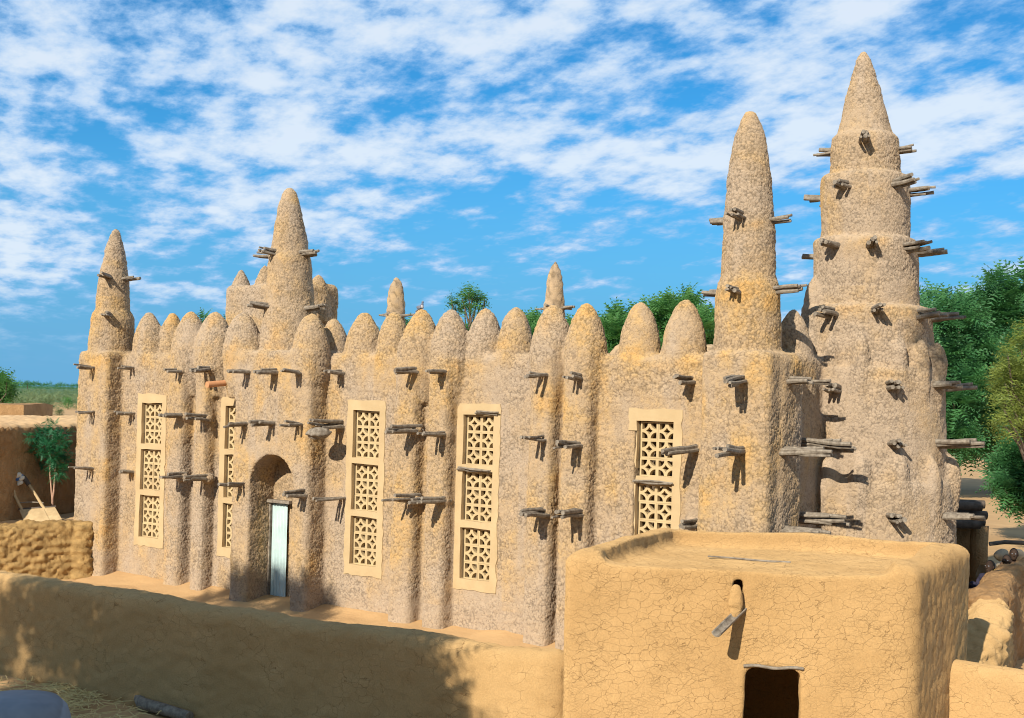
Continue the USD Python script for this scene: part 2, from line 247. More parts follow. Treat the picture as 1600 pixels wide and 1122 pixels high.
class Body:
    """lo, hi, cell: the field's grid. add() unions a shape under a part's name; cut() takes a box away."""
    def __init__(s, lo, hi, cell):
        s.lo, s.cell = np.array(lo, float), cell
        s.n = np.ceil((np.array(hi, float) - s.lo) / cell).astype(int) + 1
        s.F = np.full(s.n, 9.0, np.float32); s.T = np.zeros(s.n, np.int16); s.parts = []
    def block(s, lo, hi):
        a = np.clip(np.floor((lo - s.lo) / s.cell).astype(int), 0, s.n); b = np.clip(np.ceil((hi - s.lo) / s.cell).astype(int) + 1, 0, s.n)
        ax = [(s.lo[i] + s.cell * np.arange(a[i], b[i])).astype(np.float32) for i in range(3)]
        return tuple(slice(a[i], b[i]) for i in range(3)), ax[0][:, None, None], ax[1][None, :, None], ax[2][None, None, :]
    def add(s, name, shape, k=0.08, label=None):
        f, lo, hi = shape
        sl, X, Y, Z = s.block(lo, hi)
        d = np.asarray(f(X, Y, Z), np.float32) + np.zeros(s.F[sl].shape, np.float32)
        idx = len(s.parts); s.parts.append((name, label))
        old = s.F[sl]
        s.T[sl] = np.where(d < old, idx, s.T[sl]); s.F[sl] = smin(old, d, k) if k else np.minimum(old, d)
    def bump(s, shape, k):
        f, lo, hi = shape
        sl, X, Y, Z = s.block(lo, hi)
        s.F[sl] = smin(s.F[sl], np.asarray(f(X, Y, Z), np.float32), k)
    def cut(s, shape):
        f, lo, hi = shape
        sl, X, Y, Z = s.block(lo, hi)
        s.F[sl] = np.maximum(s.F[sl], -np.asarray(f(X, Y, Z), np.float32))
    def net(s):
        F = s.F; F = np.where(np.abs(F) < 1e-6, np.float32(1e-6), F); S = F < 0
        cnt = np.zeros(tuple(x - 1 for x in F.shape), np.int8)
        for i, j, k in np.ndindex(2, 2, 2):
            cnt += S[i:i + cnt.shape[0], j:j + cnt.shape[1], k:k + cnt.shape[2]]
        act = (cnt > 0) & (cnt < 8)
        c = np.argwhere(act); ids = np.full(act.shape, -1, np.int32); ids[act] = np.arange(len(c))
        acc = np.zeros((len(c), 3), np.float32); w = np.zeros(len(c), np.float32)
        corners = [np.array(x) for x in np.ndindex(2, 2, 2)]
        for a in corners:
            for ax in range(3):
                if a[ax]: continue
                b = a.copy(); b[ax] = 1
                fa, fb = F[tuple((c + a).T)], F[tuple((c + b).T)]
                hit = (fa < 0) != (fb < 0); t = np.where(hit, fa / np.where(hit, fa - fb, 1), 0)
                for d in range(3):
                    acc[:, d] += np.where(hit, a[d] + (t if d == ax else 0), 0)
                w += hit
        v = s.lo + s.cell * (c + acc / w[:, None])
        quads = []
        for ax in range(3):
            u1, u2 = (ax + 1) % 3, (ax + 2) % 3
            lo_ = [slice(None)] * 3; hi_ = [slice(None)] * 3; lo_[ax] = slice(0, -1); hi_[ax] = slice(1, None)
            A, B = S[tuple(lo_)], S[tuple(hi_)]
            e = np.argwhere(A != B); inner = (e[:, u1] > 0) & (e[:, u2] > 0) & (e[:, u1] < ids.shape[u1]) & (e[:, u2] < ids.shape[u2]); e = e[inner]
            sgn = A[tuple(e.T)]
            def g(o1, o2):
                q = e.copy(); q[:, u1] -= o1; q[:, u2] -= o2; return ids[tuple(q.T)]
            q = np.stack([g(1, 1), g(0, 1), g(0, 0), g(1, 0)], 1)
            q[~sgn] = q[~sgn][:, ::-1]
            quads.append(q)
        q = np.vstack(quads)
        return v, q[(q >= 0).all(1)]
    def labels(s, p):
        i = np.clip(np.rint((p - s.lo) / s.cell).astype(int), 0, s.n - 1)
        return s.T[tuple(i.T)]

def split_quads(v, q):
    e = np.stack([q, np.roll(q, -1, 1)], 2).reshape(-1, 2)
    es = np.sort(e, 1); key = es[:, 0].astype(np.int64) * len(v) + es[:, 1]
    uq, inv = np.unique(key, return_inverse=True)
    a, b = uq // len(v), uq % len(v)
    mid = (v[a] + v[b]) / 2; cen = v[q].mean(1)
    m = len(v) + inv.reshape(-1, 4); cc = len(v) + len(uq) + np.arange(len(q))
    out = np.concatenate([np.stack([q[:, i], m[:, i], cc, m[:, i - 1]], 1) for i in range(4)])
    return np.vstack([v, mid, cen]), out
def quad_normals(v, q):
    n = np.zeros_like(v); fn = np.cross(v[q[:, 2]] - v[q[:, 0]], v[q[:, 3]] - v[q[:, 1]])
    for k in range(4):
        for d in range(3):
            n[:, d] += np.bincount(q[:, k], fn[:, d], len(v))
    return n / np.maximum(np.linalg.norm(n, axis=1, keepdims=True), 1e-12), fn
def relax(v, q, times=2, lam=0.5):
    for _ in range(times):
        c = v[q].mean(1); acc = np.zeros_like(v); w = np.bincount(q.ravel(), minlength=len(v)).astype(float)
        for k in range(4):
            for d in range(3): acc[:, d] += np.bincount(q[:, k], c[:, d], len(v))
        v = v + lam * (acc / np.maximum(w, 1)[:, None] - v)
    return v
def worley(p, cell, seed=1):
    """Nearest and second nearest of jittered seeds, and a number that belongs to the nearest."""
    c = np.unique(np.floor(p / cell).astype(np.int64), axis=0)
    o = np.array(list(np.ndindex(3, 3, 3))) - 1
    c = np.unique((c[:, None] + o).reshape(-1, 3), axis=0)
    hsh = (c[:, 0] * 374761393 + c[:, 1] * 668265263 + c[:, 2] * 2147483647 + seed * 144665) & 0xFFFFFFFF
    def rnd(k):
        x = (hsh + k * 0x9E3779B1) & 0xFFFFFFFF; x = ((x ^ (x >> 15)) * 0x2C1B3C6D) & 0xFFFFFFFF; x = ((x ^ (x >> 12)) * 0x297A2D39) & 0xFFFFFFFF
        return ((x ^ (x >> 15)) & 0xFFFFFF) / 16777216.0
    pts = (c + np.stack([rnd(1), rnd(2), rnd(3)], 1)) * cell
    d, i = cKDTree(pts).query(p, k=2, workers=-1)
    return d[:, 0], d[:, 1], rnd(4)[i[:, 0]]

# ------------------------------------------------------------------ THE MOSQUE (local axes: s along the facade, q into the building, z up)
mosque = thing('mosque', (P0[0], P0[1], 0), ANG, label='tan mud mosque with rows of rounded pinnacles, pointed towers and protruding stick bundles', cat='mosque')
B = Body((-6.75, -1.0, -0.12), (12.9, 5.3, 10.75), 0.036)
WT = 5.02
B.add('wall', box_sd((2.2, 0.45, WT / 2 - 0.2), (8.6, 0.45, WT / 2 + 0.2), 0.16), 0, 'long front wall under the row of pinnacles')
B.add('wall', box_sd((10.0, 2.6, 2.45), (0.55, 2.4, 2.65), 0.16), 0.1, 'side wall running back to the great tower')
B.add('corner_pillar', box_sd((-5.52, 0.02, 2.4), (0.57, 0.47, 2.65), 0.09, 0.06), 0.07, 'square pillar at the far left corner')
B.add('corner_pillar', box_sd((10.18, 0.16, 2.4), (0.59, 0.57, 2.66), 0.11, 0.02), 0.06, 'square pillar at the near right corner')
for c, hw in ((-2.86, 0.26), (-2.06, 0.2), (3.50, 0.28), (4.28, 0.25), (6.52, 0.26), (7.22, 0.29)):
    B.add('buttress', rev_sd(c, 0.0, [(-0.2, 1.06), (0.2, 1.03), (2.5, 1.0), (4.9, 0.99), (5.15, 0.93), (5.3, 0.8)], hw * 0.96, 0.31, (0.005, 0), 5.0), 0.045)
B.add('portal', box_sd((0.27, -0.1, 2.4), (1.09, 0.42, 2.66), 0.10, 0.03), 0.07, 'projecting door block with an arched recess')
PINN = [('p1', 231, 487, 213, 250, -.3), ('p2', 268, 488, 250, 279, -.6), ('p3', 296, 486, 272, 316, 0), ('p4', 334, 486, 308, 357, 0), ('p5', 380, 487, 356, 405, .2), ('p6', 487, 490, 462, 508, .2),
        ('p7', 520, 497, 503, 539, -.4), ('p8', 568, 487, 540, 590, -.3), ('p9', 614, 487, 592, 636, -.3), ('p10', 657, 483, 630, 682, 0), ('p11', 703, 483, 675, 728, 0), ('p12', 757, 481, 730, 780, -.3),
        ('p13', 804, 478, 780, 829, -.3), ('p14', 863, 474, 828, 886, 0), ('p15', 915, 474, 886, 944, 0), ('p16', 999, 471, 968, 1028, -.3), ('p17', 1070, 467, 1033, 1098, -.3)]
for nm, x, y, l, r, off in PINN:
    (sl, zb), (sr, _), (st, zt) = fac(l, 555, off), fac(r, 555, off), fac(x, y, off)
    hw = (sr - sl) / 2; c = (sl + sr) / 2
    B.add('pinnacle', rev_sd(c, (-off + 0.04) if off <= 0 else (-off + 0.0), [(4.1, hw * 0.70), (zb - 0.4, hw * 0.93)] + bullet(zb - 0.12, zt, hw * 1.0, 2.1, 1.6), 1.0, (0.34 if off < 0 else 0.35) / hw, ((st - c) / (zt - 4.1), 0)), 0.07)
B.add('tower', rev_sd(-5.56, 0.1, [(4.8, 0.50), (5.0, 0.49), (5.8, 0.475), (5.93, 0.42), (6.0, 0.37), (6.60, 0.345), (6.68, 0.33), (6.94, 0.29), (7.38, 0.205), (7.67, 0.125), (7.80, 0.07), (7.86, 0)], 1, 1, (0.02, 0)), 0.06, 'slim two-tier tower on the far left corner pillar')
B.add('tower', rev_sd(-0.14, 0.40, [(4.8, 0.66), (5.2, 0.61), (5.92, 0.52), (6.1, 0.49), (7.0, 0.425), (7.06, 0.39), (7.44, 0.335), (8.03, 0.235), (8.33, 0.14), (8.42, 0.06), (8.45, 0)], 1, 1, (-0.04, 0)), 0.06, 'pointed tower above the doorway')
B.add('tower', rev_sd(10.0, 0.45, [(4.8, 0.55), (5.07, 0.53), (5.95, 0.505), (6.13, 0.485), (6.28, 0.43), (7.1, 0.40), (8.03, 0.32), (8.49, 0.24), (8.74, 0.155), (8.88, 0.08), (8.92, 0)], 1, 1, (-0.015, 0)), 0.06, 'tall pointed tower on the near corner pillar')
# block with pinnacles behind the door tower
B.add('rear_block', box_sd((-2.3, 2.2, 5.2), (1.40, 0.45, 1.45), 0.14), 0.05, 'raised block behind the door tower')
for x, y in ((372, 420), (409, 413), (493, 428)):
    s_, z_ = fac(x, y, -2.0)
    B.add('pinnacle', rev_sd(s_, 2.1, [(5.8, 0.25)] + bullet(6.0, z_, 0.245, 2.6, 1.4), 1, 1.1), 0.07)
# the great tower
GC = (11.02, 3.5)
gp = [(z_, r_ * (0.985 if z_ < 6 else 0.965)) for z_, r_ in [(-0.2, 1.49), (1.2, 1.47), (2.80, 1.43), (2.98, 1.40), (3.06, 1.31), (4.70, 1.29), (4.88, 1.27), (4.96, 1.14), (5.6, 1.11), (5.84, 1.10), (5.95, 1.08), (6.0, 0.905), (6.8, 0.895), (7.03, 0.90), (7.14, 0.885), (7.19, 0.765), (7.95, 0.76), (8.15, 0.755), (8.26, 0.735), (8.31, 0.60), (8.80, 0.585), (8.95, 0.565), (9.02, 0.475), (9.25, 0.41), (9.81, 0.275), (10.32, 0.13), (10.45, 0.06), (10.5, 0)]]
B.add('great_tower', rev_sd(GC[0], GC[1], gp, 1, 1, (-0.036, 0), 2.25), 0.05, 'great stepped tower with five rows of stick bundles')
def ring_px(x, y, R_):
    """Where the ray through a pixel meets a circle of radius R_ about the great tower's axis, on the near side (or passes closest): (s, q), height."""
    u, v_ = uv(x, y); d = np.array([u / FPX, 1.0]); lp = lambda w: np.array([w @ FD, -(w @ FN)])
    o = lp(-P0); dd = lp(d); c = np.array(GC) + (-0.036 * 4, 0); m = o - c
    a, b, cc = dd @ dd, m @ dd, m @ m - R_ * R_; disc = b * b - a * cc
    t = (-b - math.sqrt(disc)) / a if disc > 0 else -b / a
    p = o + dd * t
    if disc <= 0: p = c + (p - c) * (R_ / np.linalg.norm(p - c))
    return p, EYE - v_ / FPX * t
for (x, y, r, zb, rc) in ((1298, 522, 0.13, 4.9, 1.185), (1345, 517, 0.14, 4.9, 1.185), (1405, 526, 0.14, 4.9, 1.185), (1440, 530, 0.14, 4.9, 1.185), (1464, 535, 0.17, 4.9, 1.185), (1266, 520, 0.13, 4.9, 1.185),
                          (1345, 712, 0.17, 2.95, 1.355), (1405, 706, 0.17, 2.95, 1.355), (1455, 716, 0.17, 2.95, 1.355), (1490, 711, 0.2, 2.95, 1.355), (1296, 712, 0.17, 2.95, 1.355), (1273, 434, 0.17, 5.95, 1.0)):
    (s_, q_), z_ = ring_px(x, y, rc)
    B.add('pinnacle', rev_sd(s_, q_, [(zb - 0.75, r * 0.25), (zb - 0.35, r * 0.8), (zb - 0.1, r)] + bullet(zb, z_, r, 2.6, 1.5), 1, 1.0), 0.09)
s_, z_ = fac(1237, 485, -2.0)
B.add('pinnacle', rev_sd(10.2, 1.75, [(4.4, 0.42)] + bullet(4.7, z_, 0.40, 2.4, 1.35), 0.9, 1.0), 0.08)
# window pockets and the arched door recess
WINS = [(-3.94, True), (-1.24, True), (2.35, True), (5.03, True), (8.62, False)]
GROUPS = [(3.93, 3.03), (2.91, 2.02), (1.90, 0.98)]
for c, _ in WINS:
    B.cut(box_sd((c, 0.30, 2.45), (0.38, 0.52, 1.55), 0.02))
NS0, NS1 = -0.27, 0.93
def arch(X, Y, Z):
    d1 = np.maximum(np.abs(X - (NS0 + NS1) / 2) - (NS1 - NS0) / 2, Z - 2.45)
    d2 = np.sqrt((X - (NS0 + NS1) / 2) ** 2 + (Z - 2.42) ** 2 * 1.05) - (NS1 - NS0) / 2
    return np.maximum(np.minimum(d1, d2), Y - 0.16)
B.cut((arch, np.array([NS0 - .2, -0.9, -0.2]), np.array([NS1 + .2, 0.4, 3.3])))
front = [(145, 574, .45, .52, 3), (207, 575, .02, .5, 3), (280, 579, .32, .52, 3), (324, 577, .32, .55, 4), (387, 582, .52, .55, 3), (430, 582, .52, .6, 4), (468, 582, .52, .6, 3), (534, 582, .02, .55, 3),
         (647, 580, .3, .55, 4), (692, 583, .3, .55, 4), (850, 587, .3, .62, 3), (905, 592, .3, .55, 4), (1080, 597, .02, .6, 5), (1158, 595, .42, .85, 5),
         (144, 643, .45, .55, 3), (207, 645, .02, .45, 3), (280, 651, .32, .55, 4), (319, 654, .32, .6, 4), (382, 663, .52, .6, 3), (426, 662, .52, .65, 3), (468, 664, .52, .62, 3), (532, 666, .02, .9, 6),
         (645, 672, .3, .75, 4), (691, 679, .3, .75, 4), (848, 687, .3, .78, 4), (903, 697, .3, .8, 5), (1086, 703, .02, 1.05, 5), (1156, 706, .42, .95, 5),
         (142, 732, .45, .55, 3), (206, 737, .02, .45, 3), (280, 745, .32, .58, 4), (319, 748, .32, .62, 4), (377, 757, .52, .6, 3), (473, 771, .52, .65, 4), (535, 778, .02, .85, 3),
         (643, 781, .3, .72, 4), (689, 782, .3, .85, 5), (849, 802, .3, .9, 5), (904, 803, .3, .88, 6), (1084, 819, .02, .55, 4)]
for x, y, off, ln, n in front:
    s_, z_ = fac(x, y, off); B.bump(rev_sd(s_, -off + 0.09, [(z_ - 0.11, 0.03), (z_ - 0.07, 0.10), (z_, 0.125), (z_ + 0.07, 0.09), (z_ + 0.10, 0.0)]), 0.06)
v, q = B.net()
v = relax(v, q, 1)
cen = v[q].mean(1)
keep = ~((cen[:, 1] > 0.75) & (cen[:, 2] < 4.75) & (cen[:, 0] < 9.3)) | ((cen[:, 1] < 0.86) & (cen[:, 2] < 4.2))
keep &= ~((cen[:, 2] < -0.05))
keep &= ~((cen[:, 1] > 5.2))
# what stands behind the front wall's face (inside the building, under the roof) is not meshed
inside = (cen[:, 1] > 0.86) & (cen[:, 2] < 4.5) & (cen[:, 0] < 9.45)
q = q[keep & ~inside]
v, q = split_quads(v, q)
n0, _ = quad_normals(v, q)
CELL = 0.054
warp = np.stack([meshkit.noise(v * 11 + o, 17) for o in (0, 31, 67)], 1) - 0.5
F1, F2, LUMP = worley(v + warp * 0.035, CELL, 3)
coarse = meshkit.fbm(v * 1.3 + 20, 4, 4)
rough = (0.22 + 0.78 * np.clip((coarse - 0.34) * 3.2, 0, 1)) * np.clip(0.6 + 0.25 * (v[:, 2] - 0.6), 0.5, 1.0)
lump_h = np.clip((F2 - F1) / CELL * 3.2, 0, 1) ** 0.55
wf = np.ones(len(v))
for c, _ in WINS:
    wf *= 1 - 0.85 * ((np.abs(v[:, 0] - c) < 0.56) & (v[:, 2] > 0.7) & (v[:, 2] < 4.3) & (v[:, 1] < 0.3) & (v[:, 1] > -0.12))
big = meshkit.fbm(v * 2.1, 3, 9) - 0.5 + 0.9 * (meshkit.noise(v * 4.6, 19) - 0.5)
amp = (0.006 + 0.012 * rough) * wf
ragged = meshkit.fbm(v * 12.0, 3, 12) - 0.5
v = v + n0 * (amp * (lump_h - 0.45) * (0.75 + 0.5 * LUMP) + (0.026 * big + (0.010 + 0.022 * rough) * ragged) * wf)[:, None]
n1, fn = quad_normals(v, q)
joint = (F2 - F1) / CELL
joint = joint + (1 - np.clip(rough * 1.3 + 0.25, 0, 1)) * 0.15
wear = np.clip((meshkit.fbm(v * np.array([0.9, 0.9, 0.55]) + 7, 4, 21) - 0.47) * 4.5 + np.clip((2.0 - v[:, 2]) * 0.16, 0, 0.35), 0, 0.85)
wear = np.clip(wear + 0.5 * np.clip((meshkit.fbm(v * np.array([4.5, 4.5, 0.4]) + 3, 3, 33) - 0.53) * 5, 0, 1), 0, 0.85)
wear = np.clip(wear + 0.45 * np.clip((v[:, 0] - 10.4) * 3, 0, 1) * (v[:, 1] > 0.9), 0, 0.85)
clay = sum(np.exp(-((v[:, 2] - z0) / w) ** 2) for z0, w in ((4.85, 0.22), (5.85, 0.16), (7.05, 0.14), (8.2, 0.12)))
tint = 0.21 * np.clip(clay, 0, 1) * np.clip((meshkit.fbm(v * 1.9 + 11, 3, 41) - 0.40) * 4, 0, 1) + 0.20 * (v[:, 2] > 5.1) * (v[:, 2] < 6.3) * np.clip(meshkit.fbm(v * 2.2, 3, 6) - 0.42, 0, 1) * 2.2 + 0.17 * np.clip((0.12 - v[:, 1]) * 4, 0, 1) * (v[:, 2] > 0.5) * np.clip((meshkit.fbm(v * np.array([2.6, 2.6, 1.2]) + 4, 3, 16) - 0.5) * 5, 0, 1)
wear = wear * (1 - 0.6 * np.clip(tint * 4, 0, 1))
lab = B.labels(v[q].mean(1))
# pinnacles keep everything above the wall's top; the wall keeps what is below
for i, (nm, label) in enumerate(B.parts):
    sel = q[lab == i]
    if not len(sel): continue
    u, inv = np.unique(sel, return_inverse=True)
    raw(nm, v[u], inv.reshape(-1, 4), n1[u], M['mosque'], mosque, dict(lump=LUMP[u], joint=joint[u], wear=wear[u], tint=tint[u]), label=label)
del B

# roof and the walls that close the building behind
R = Body((-6.8, 0.3, -0.15), (12.2, 8.0, 7.8), 0.08)
R.add('rear_wall', box_sd((2.2, 6.9, 2.4), (8.6, 0.4, 2.6), 0.16), 0, 'wall along the rear of the roof')
R.add('rear_wall', box_sd((-5.9, 3.8, 2.4), (0.4, 3.2, 2.6), 0.16), 0.08)
R.add('rear_wall', box_sd((10.1, 6.2, 2.4), (0.5, 1.2, 2.6), 0.16), 0.08)
R.add('slender_tower', rev_sd(-2.68, 6.6, [(4.6, 0.36), (5.2, 0.33), (6.3, 0.25), (6.97, 0.19), (7.2, 0.10), (7.29, 0)]), 0.06, 'slender pointed tower at the rear, left of the two')
R.add('slender_tower', rev_sd(2.18, 6.6, [(4.6, 0.42), (5.3, 0.36), (6.08, 0.29), (6.4, 0.25), (7.13, 0.17), (7.40, 0.09), (7.50, 0)]), 0.06, 'slender pointed tower at the rear, right of the two')
for x, y in ((543, 521), (966, 536), (1106, 536), (1030, 548), (780, 545), (700, 548), (905, 548), (330, 520)):
    s_, z_ = fac(x, y, -6.6)
    R.add('pinnacle', rev_sd(s_, 6.7, [(4.4, 0.42)] + bullet(4.8, z_, 0.36, 2.4, 1.35)), 0.07)
rv, rq = R.net(); rv = relax(rv, rq, 1)
rn, _ = quad_normals(rv, rq); f1, f2, lu = worley(rv, 0.16, 8)
rv = rv + rn * (0.03 * (np.clip((f2 - f1) / 0.16 * 1.9, 0, 1) - 0.4) + 0.07 * (meshkit.fbm(rv * 2.1, 3, 9) - 0.5))[:, None]
rn, _ = quad_normals(rv, rq); lab = R.labels(rv[rq].mean(1))
for i, (nm, label) in enumerate(R.parts):
    sel = rq[lab == i]
    if not len(sel): continue
    u, inv = np.unique(sel, return_inverse=True)
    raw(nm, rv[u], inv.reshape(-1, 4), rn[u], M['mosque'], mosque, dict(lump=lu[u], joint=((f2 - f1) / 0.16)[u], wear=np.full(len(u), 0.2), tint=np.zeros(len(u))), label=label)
del R
roofm = trimesh.creation.box((15.4, 6.2, 0.25)); roofm.apply_translation((1.95, 3.75, 4.45))
obj('roof', roofm, M['roof_earth'], mosque)
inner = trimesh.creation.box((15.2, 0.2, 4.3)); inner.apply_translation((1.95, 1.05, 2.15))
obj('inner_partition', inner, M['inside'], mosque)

# windows: a smooth plaster surround and claustra blocks, two wide and three high in each opening
def claustra_block(w, hgt, d):
    a = 0.5
    sq = sbox(-a, -a, a, a); innr = sbox(-a + 0.085, -a + 0.085, a - 0.085, a - 0.085); i = a - 0.085
    rin, rout = i * 0.80, i * 1.13
    quart = unary_union([Point(x * i, y * i).buffer(rin, 24) for x in (-1, 1) for y in (-1, 1)]).intersection(innr)
    star = innr.difference(unary_union([Point(x * i, y * i).buffer(rout, 24) for x in (-1, 1) for y in (-1, 1)]))
    pl = sq.difference(quart).difference(star).simplify(0.006)
    parts = []
    for g in getattr(pl, 'geoms', [pl]):
        m = trimesh.creation.extrude_polygon(g, d, engine='earcut'); parts.append(m)
    m = trimesh.util.concatenate(parts)
    x, y, z = m.vertices.T
    m.vertices = np.stack([x * w, z, y * hgt], 1); m.invert()
    return m
def wobble_rect(x0, z0, x1, z1, amp, seed, step=0.12):
    r = np.random.default_rng(seed); pts = []
    for (a, b) in (((x0, z0), (x1, z0)), ((x1, z0), (x1, z1)), ((x1, z1), (x0, z1)), ((x0, z1), (x0, z0))):
        k = max(2, int(np.hypot(b[0] - a[0], b[1] - a[1]) / step))
        for t in range(k):
            pts.append((a[0] + (b[0] - a[0]) * t / k + r.normal(0, amp), a[1] + (b[1] - a[1]) * t / k + r.normal(0, amp)))
    return Polygon(pts).buffer(0)
WLAB = ['plastered window at the far left with three pierced panels', 'plastered window half hidden beside the door block', 'plastered window just right of the door block', 'plastered window in the middle with twigs over two panels', 'plastered window beside the near corner pillar']
for wi, (c, full) in enumerate(WINS):
    w = thing('window', (c, 0, 0), 0, mosque, label=WLAB[wi])
    hw = 0.335
    outer = wobble_rect(-0.485, 0.78, 0.485, 4.13, 0.012, 40 + wi)
    if not full:
        outer = outer.difference(wobble_rect(-0.6, 1.75, -0.345, 3.75, 0.02, 71))   # the plaster has gone on this side
    holes = unary_union([wobble_rect(-hw, b, hw, t, 0.006, 60 + wi * 5 + k, 0.2) for k, (t, b) in enumerate(GROUPS)])
    pl = outer.difference(holes)
    fm = trimesh.util.concatenate([trimesh.creation.extrude_polygon(g, 0.17, engine='earcut') for g in getattr(pl, 'geoms', [pl]) if g.area > 0.01])
    x, y, z = fm.vertices.T; fm.vertices = np.stack([x, z - 0.016, y], 1); fm.invert()
    obj('frame', fm, M['plaster'], w)
    for k, (t, b) in enumerate(GROUPS):
        bw, bh = 2 * hw / 2 * 0.955, (t - b) / 3
        for r_ in range(3):
            for c_ in range(2):
                m = claustra_block(bw * 0.998, bh * 0.995, 0.085)
                a = rng.normal(0, 0.008); R_ = trimesh.transformations.rotation_matrix(a, (0, 1, 0)); m.apply_transform(R_)
                m.apply_translation(((c_ - 0.5) * bw + 0.015 + rng.normal(0, 0.003), 0.065 + rng.normal(0, 0.004), b + bh * (r_ + 0.5) - 0.012))
                obj('claustra_block', m, M['claustra'], w)

# ------------------------------------------------------------------ stick bundles
def tube(pts, rad, sides=7):
    pts = np.asarray(pts, float); rad = np.broadcast_to(rad, len(pts)); V = []; Fc = []
    tan = np.gradient(pts, axis=0); tan /= np.linalg.norm(tan, axis=1, keepdims=True)
    ref = np.array([0, 0, 1.0]) if abs(tan[0][2]) < 0.9 else np.array([1.0, 0, 0])
    for i in range(len(pts)):
        a = np.cross(tan[i], ref); a /= np.linalg.norm(a); b = np.cross(a, tan[i])
        th = np.arange(sides) / sides * 2 * np.pi
        V.append(pts[i] + rad[i] * (np.cos(th)[:, None] * a + np.sin(th)[:, None] * b))
    for i in range(len(pts) - 1):
        for j in range(sides):
            k = (j + 1) % sides; p, r_ = i * sides, (i + 1) * sides
            Fc += [(p + j, r_ + k, r_ + j), (p + j, p + k, r_ + k)]
    V = np.vstack(V + [pts[:1], pts[-1:]]); n = len(V)
    for j in range(sides):
        k = (j + 1) % sides; Fc += [(n - 2, k, j), (n - 1, (len(pts) - 1) * sides + j, (len(pts) - 1) * sides + k)]
    m = trimesh.Trimesh(V, Fc, process=False); m.fix_normals(); return m
def stick(base, d, length, r0, r, bend=0.02, fork=False):
    d = d / np.linalg.norm(d); s = np.cross(d, [0, 0, 1.0]); s /= np.linalg.norm(s); u = np.cross(s, d)
    t = np.linspace(-0.18, length, 6); ph = r.uniform(0, 6.28)
    pts = [base + d * x + (s * math.sin(ph + x * 5) + u * math.cos(ph * 1.7 + x * 6)) * bend * (x > 0) for x in t]
    rad = r0 * np.linspace(1.05, 0.82, 6) * r.uniform(0.88, 1.12, 6)
    return tube(pts, rad)
nb = 0
def bundle(base, d, length, n=3, seed=0, parent=mosque, rise=0.0, spread=0.066, r0=0.034):
    """A bundle of sticks that juts out of the mud: each stick is a piece of its own."""
    global nb
    r = np.random.default_rng(1000 + nb); nb += 1
    b = thing('stick_bundle', base, 0, parent)
    d = np.array(d, float); d /= np.linalg.norm(d); side = np.cross(d, [0, 0, 1.0]); side /= np.linalg.norm(side)
    for i in range(n):
        row = i // 3 if n > 3 else 0; col = i % 3 if n > 3 else i; m_ = min(n, 3)
        o = side * ((col - (m_ - 1) / 2) * spread * r.uniform(0.85, 1.15) + (0.5 * spread if row else 0)) + np.array([0, 0, r.normal(0, 0.014) + row * 0.055])
        dd = d + side * r.normal(0, 0.035) + np.array([0, 0, r.normal(0, 0.025) + rise])
        obj('stick', stick(o, dd, length * r.uniform(0.68, 1.12), r0 * r.uniform(0.68, 1.28), r, r.uniform(0.004, 0.018)), M['wood'], b, smooth=50)
    return b
OUT, RIGHT, LEFT = (0, -1, 0), (1, 0, 0), (-1, 0, 0)
for i, (x, y, off, ln, n) in enumerate(front):
    s_, z_ = fac(x, y, off)
    r = np.random.default_rng(i)
    bundle((s_, -off + 0.02, z_), (r.normal(0.02, 0.05), -1, r.normal(0.02, 0.03)), ln * 0.88, n)
# dried mud lump under the wide bundle right of the door block
lump = trimesh.creation.icosphere(3, 0.13); lump.vertices *= (1.7, 1.6, 0.9); lump.vertices += (meshkit.noise(lump.vertices * 14, 3)[:, None] - 0.5) * 0.06
s_, z_ = fac(532, 674, .02); lump.apply_translation((s_ + 0.0, -0.62, z_ - 0.03)); obj('mud_nest', lump, M['wood'], mosque, smooth=True)
# on the near pillar's right face and the side wall
for (sx, qy, y, ln, n) in ((10.70, 0.25, 597, .55, 4), (10.72, 0.12, 709, .85, 5), (10.74, 0.2, 828, .8, 4)):
    z_ = fac(1232, y, -qy)[1]
    bundle((sx, qy, z_), RIGHT, ln, n, rise=0.02, r0=0.03)
for (y, q_, ln, n) in ((596, 1.25, .6, 3), (699, 1.2, .95, 9), (815, 1.15, .95, 8)):
    bundle((10.5, q_, fac(1265, y, -q_)[1]), RIGHT, ln, n, r0=0.032)
def on_tower(c, prof, lean, ang_deg, z, ln, n, r0=0.026):
    """A bundle radiating from a tower: 0 degrees points out of the facade, 90 to the right."""
    zz, rr = np.array(prof).T; r_ = np.interp(z, zz, rr); a = math.radians(ang_deg); k = z - zz[0]
    d = (math.sin(a), -math.cos(a), 0.06)
    bundle((c[0] + lean * k + d[0] * r_ * 0.97, c[1] + d[1] * r_ * 0.97, z), d, ln * 0.88, n + 1, r0=r0 * 1.3)
LT = [(4.8, .5), (5.8, .475), (6.0, .37), (6.6, .345), (7.86, 0)]
for a, z, ln, n in ((-95, 5.86, .45, 3), (40, 5.84, .42, 3), (-110, 6.72, .25, 2), (30, 6.74, .5, 3), (100, 6.70, .45, 2)): on_tower((-5.56, .1), LT, .02, a, z, ln, n)
DT = [(4.8, .66), (5.92, .52), (7.0, .425), (8.45, 0)]
for a, z, ln, n in ((-20, 5.95, .45, 4), (88, 5.93, .5, 4), (-75, 7.02, .45, 3), (-8, 7.05, .42, 4), (92, 7.03, .42, 5)): on_tower((-.14, .4), DT, -.04, a, z, ln, n)
RT = [(4.8, .57), (5.95, .52), (6.3, .45), (7.1, .42), (8.92, 0)]
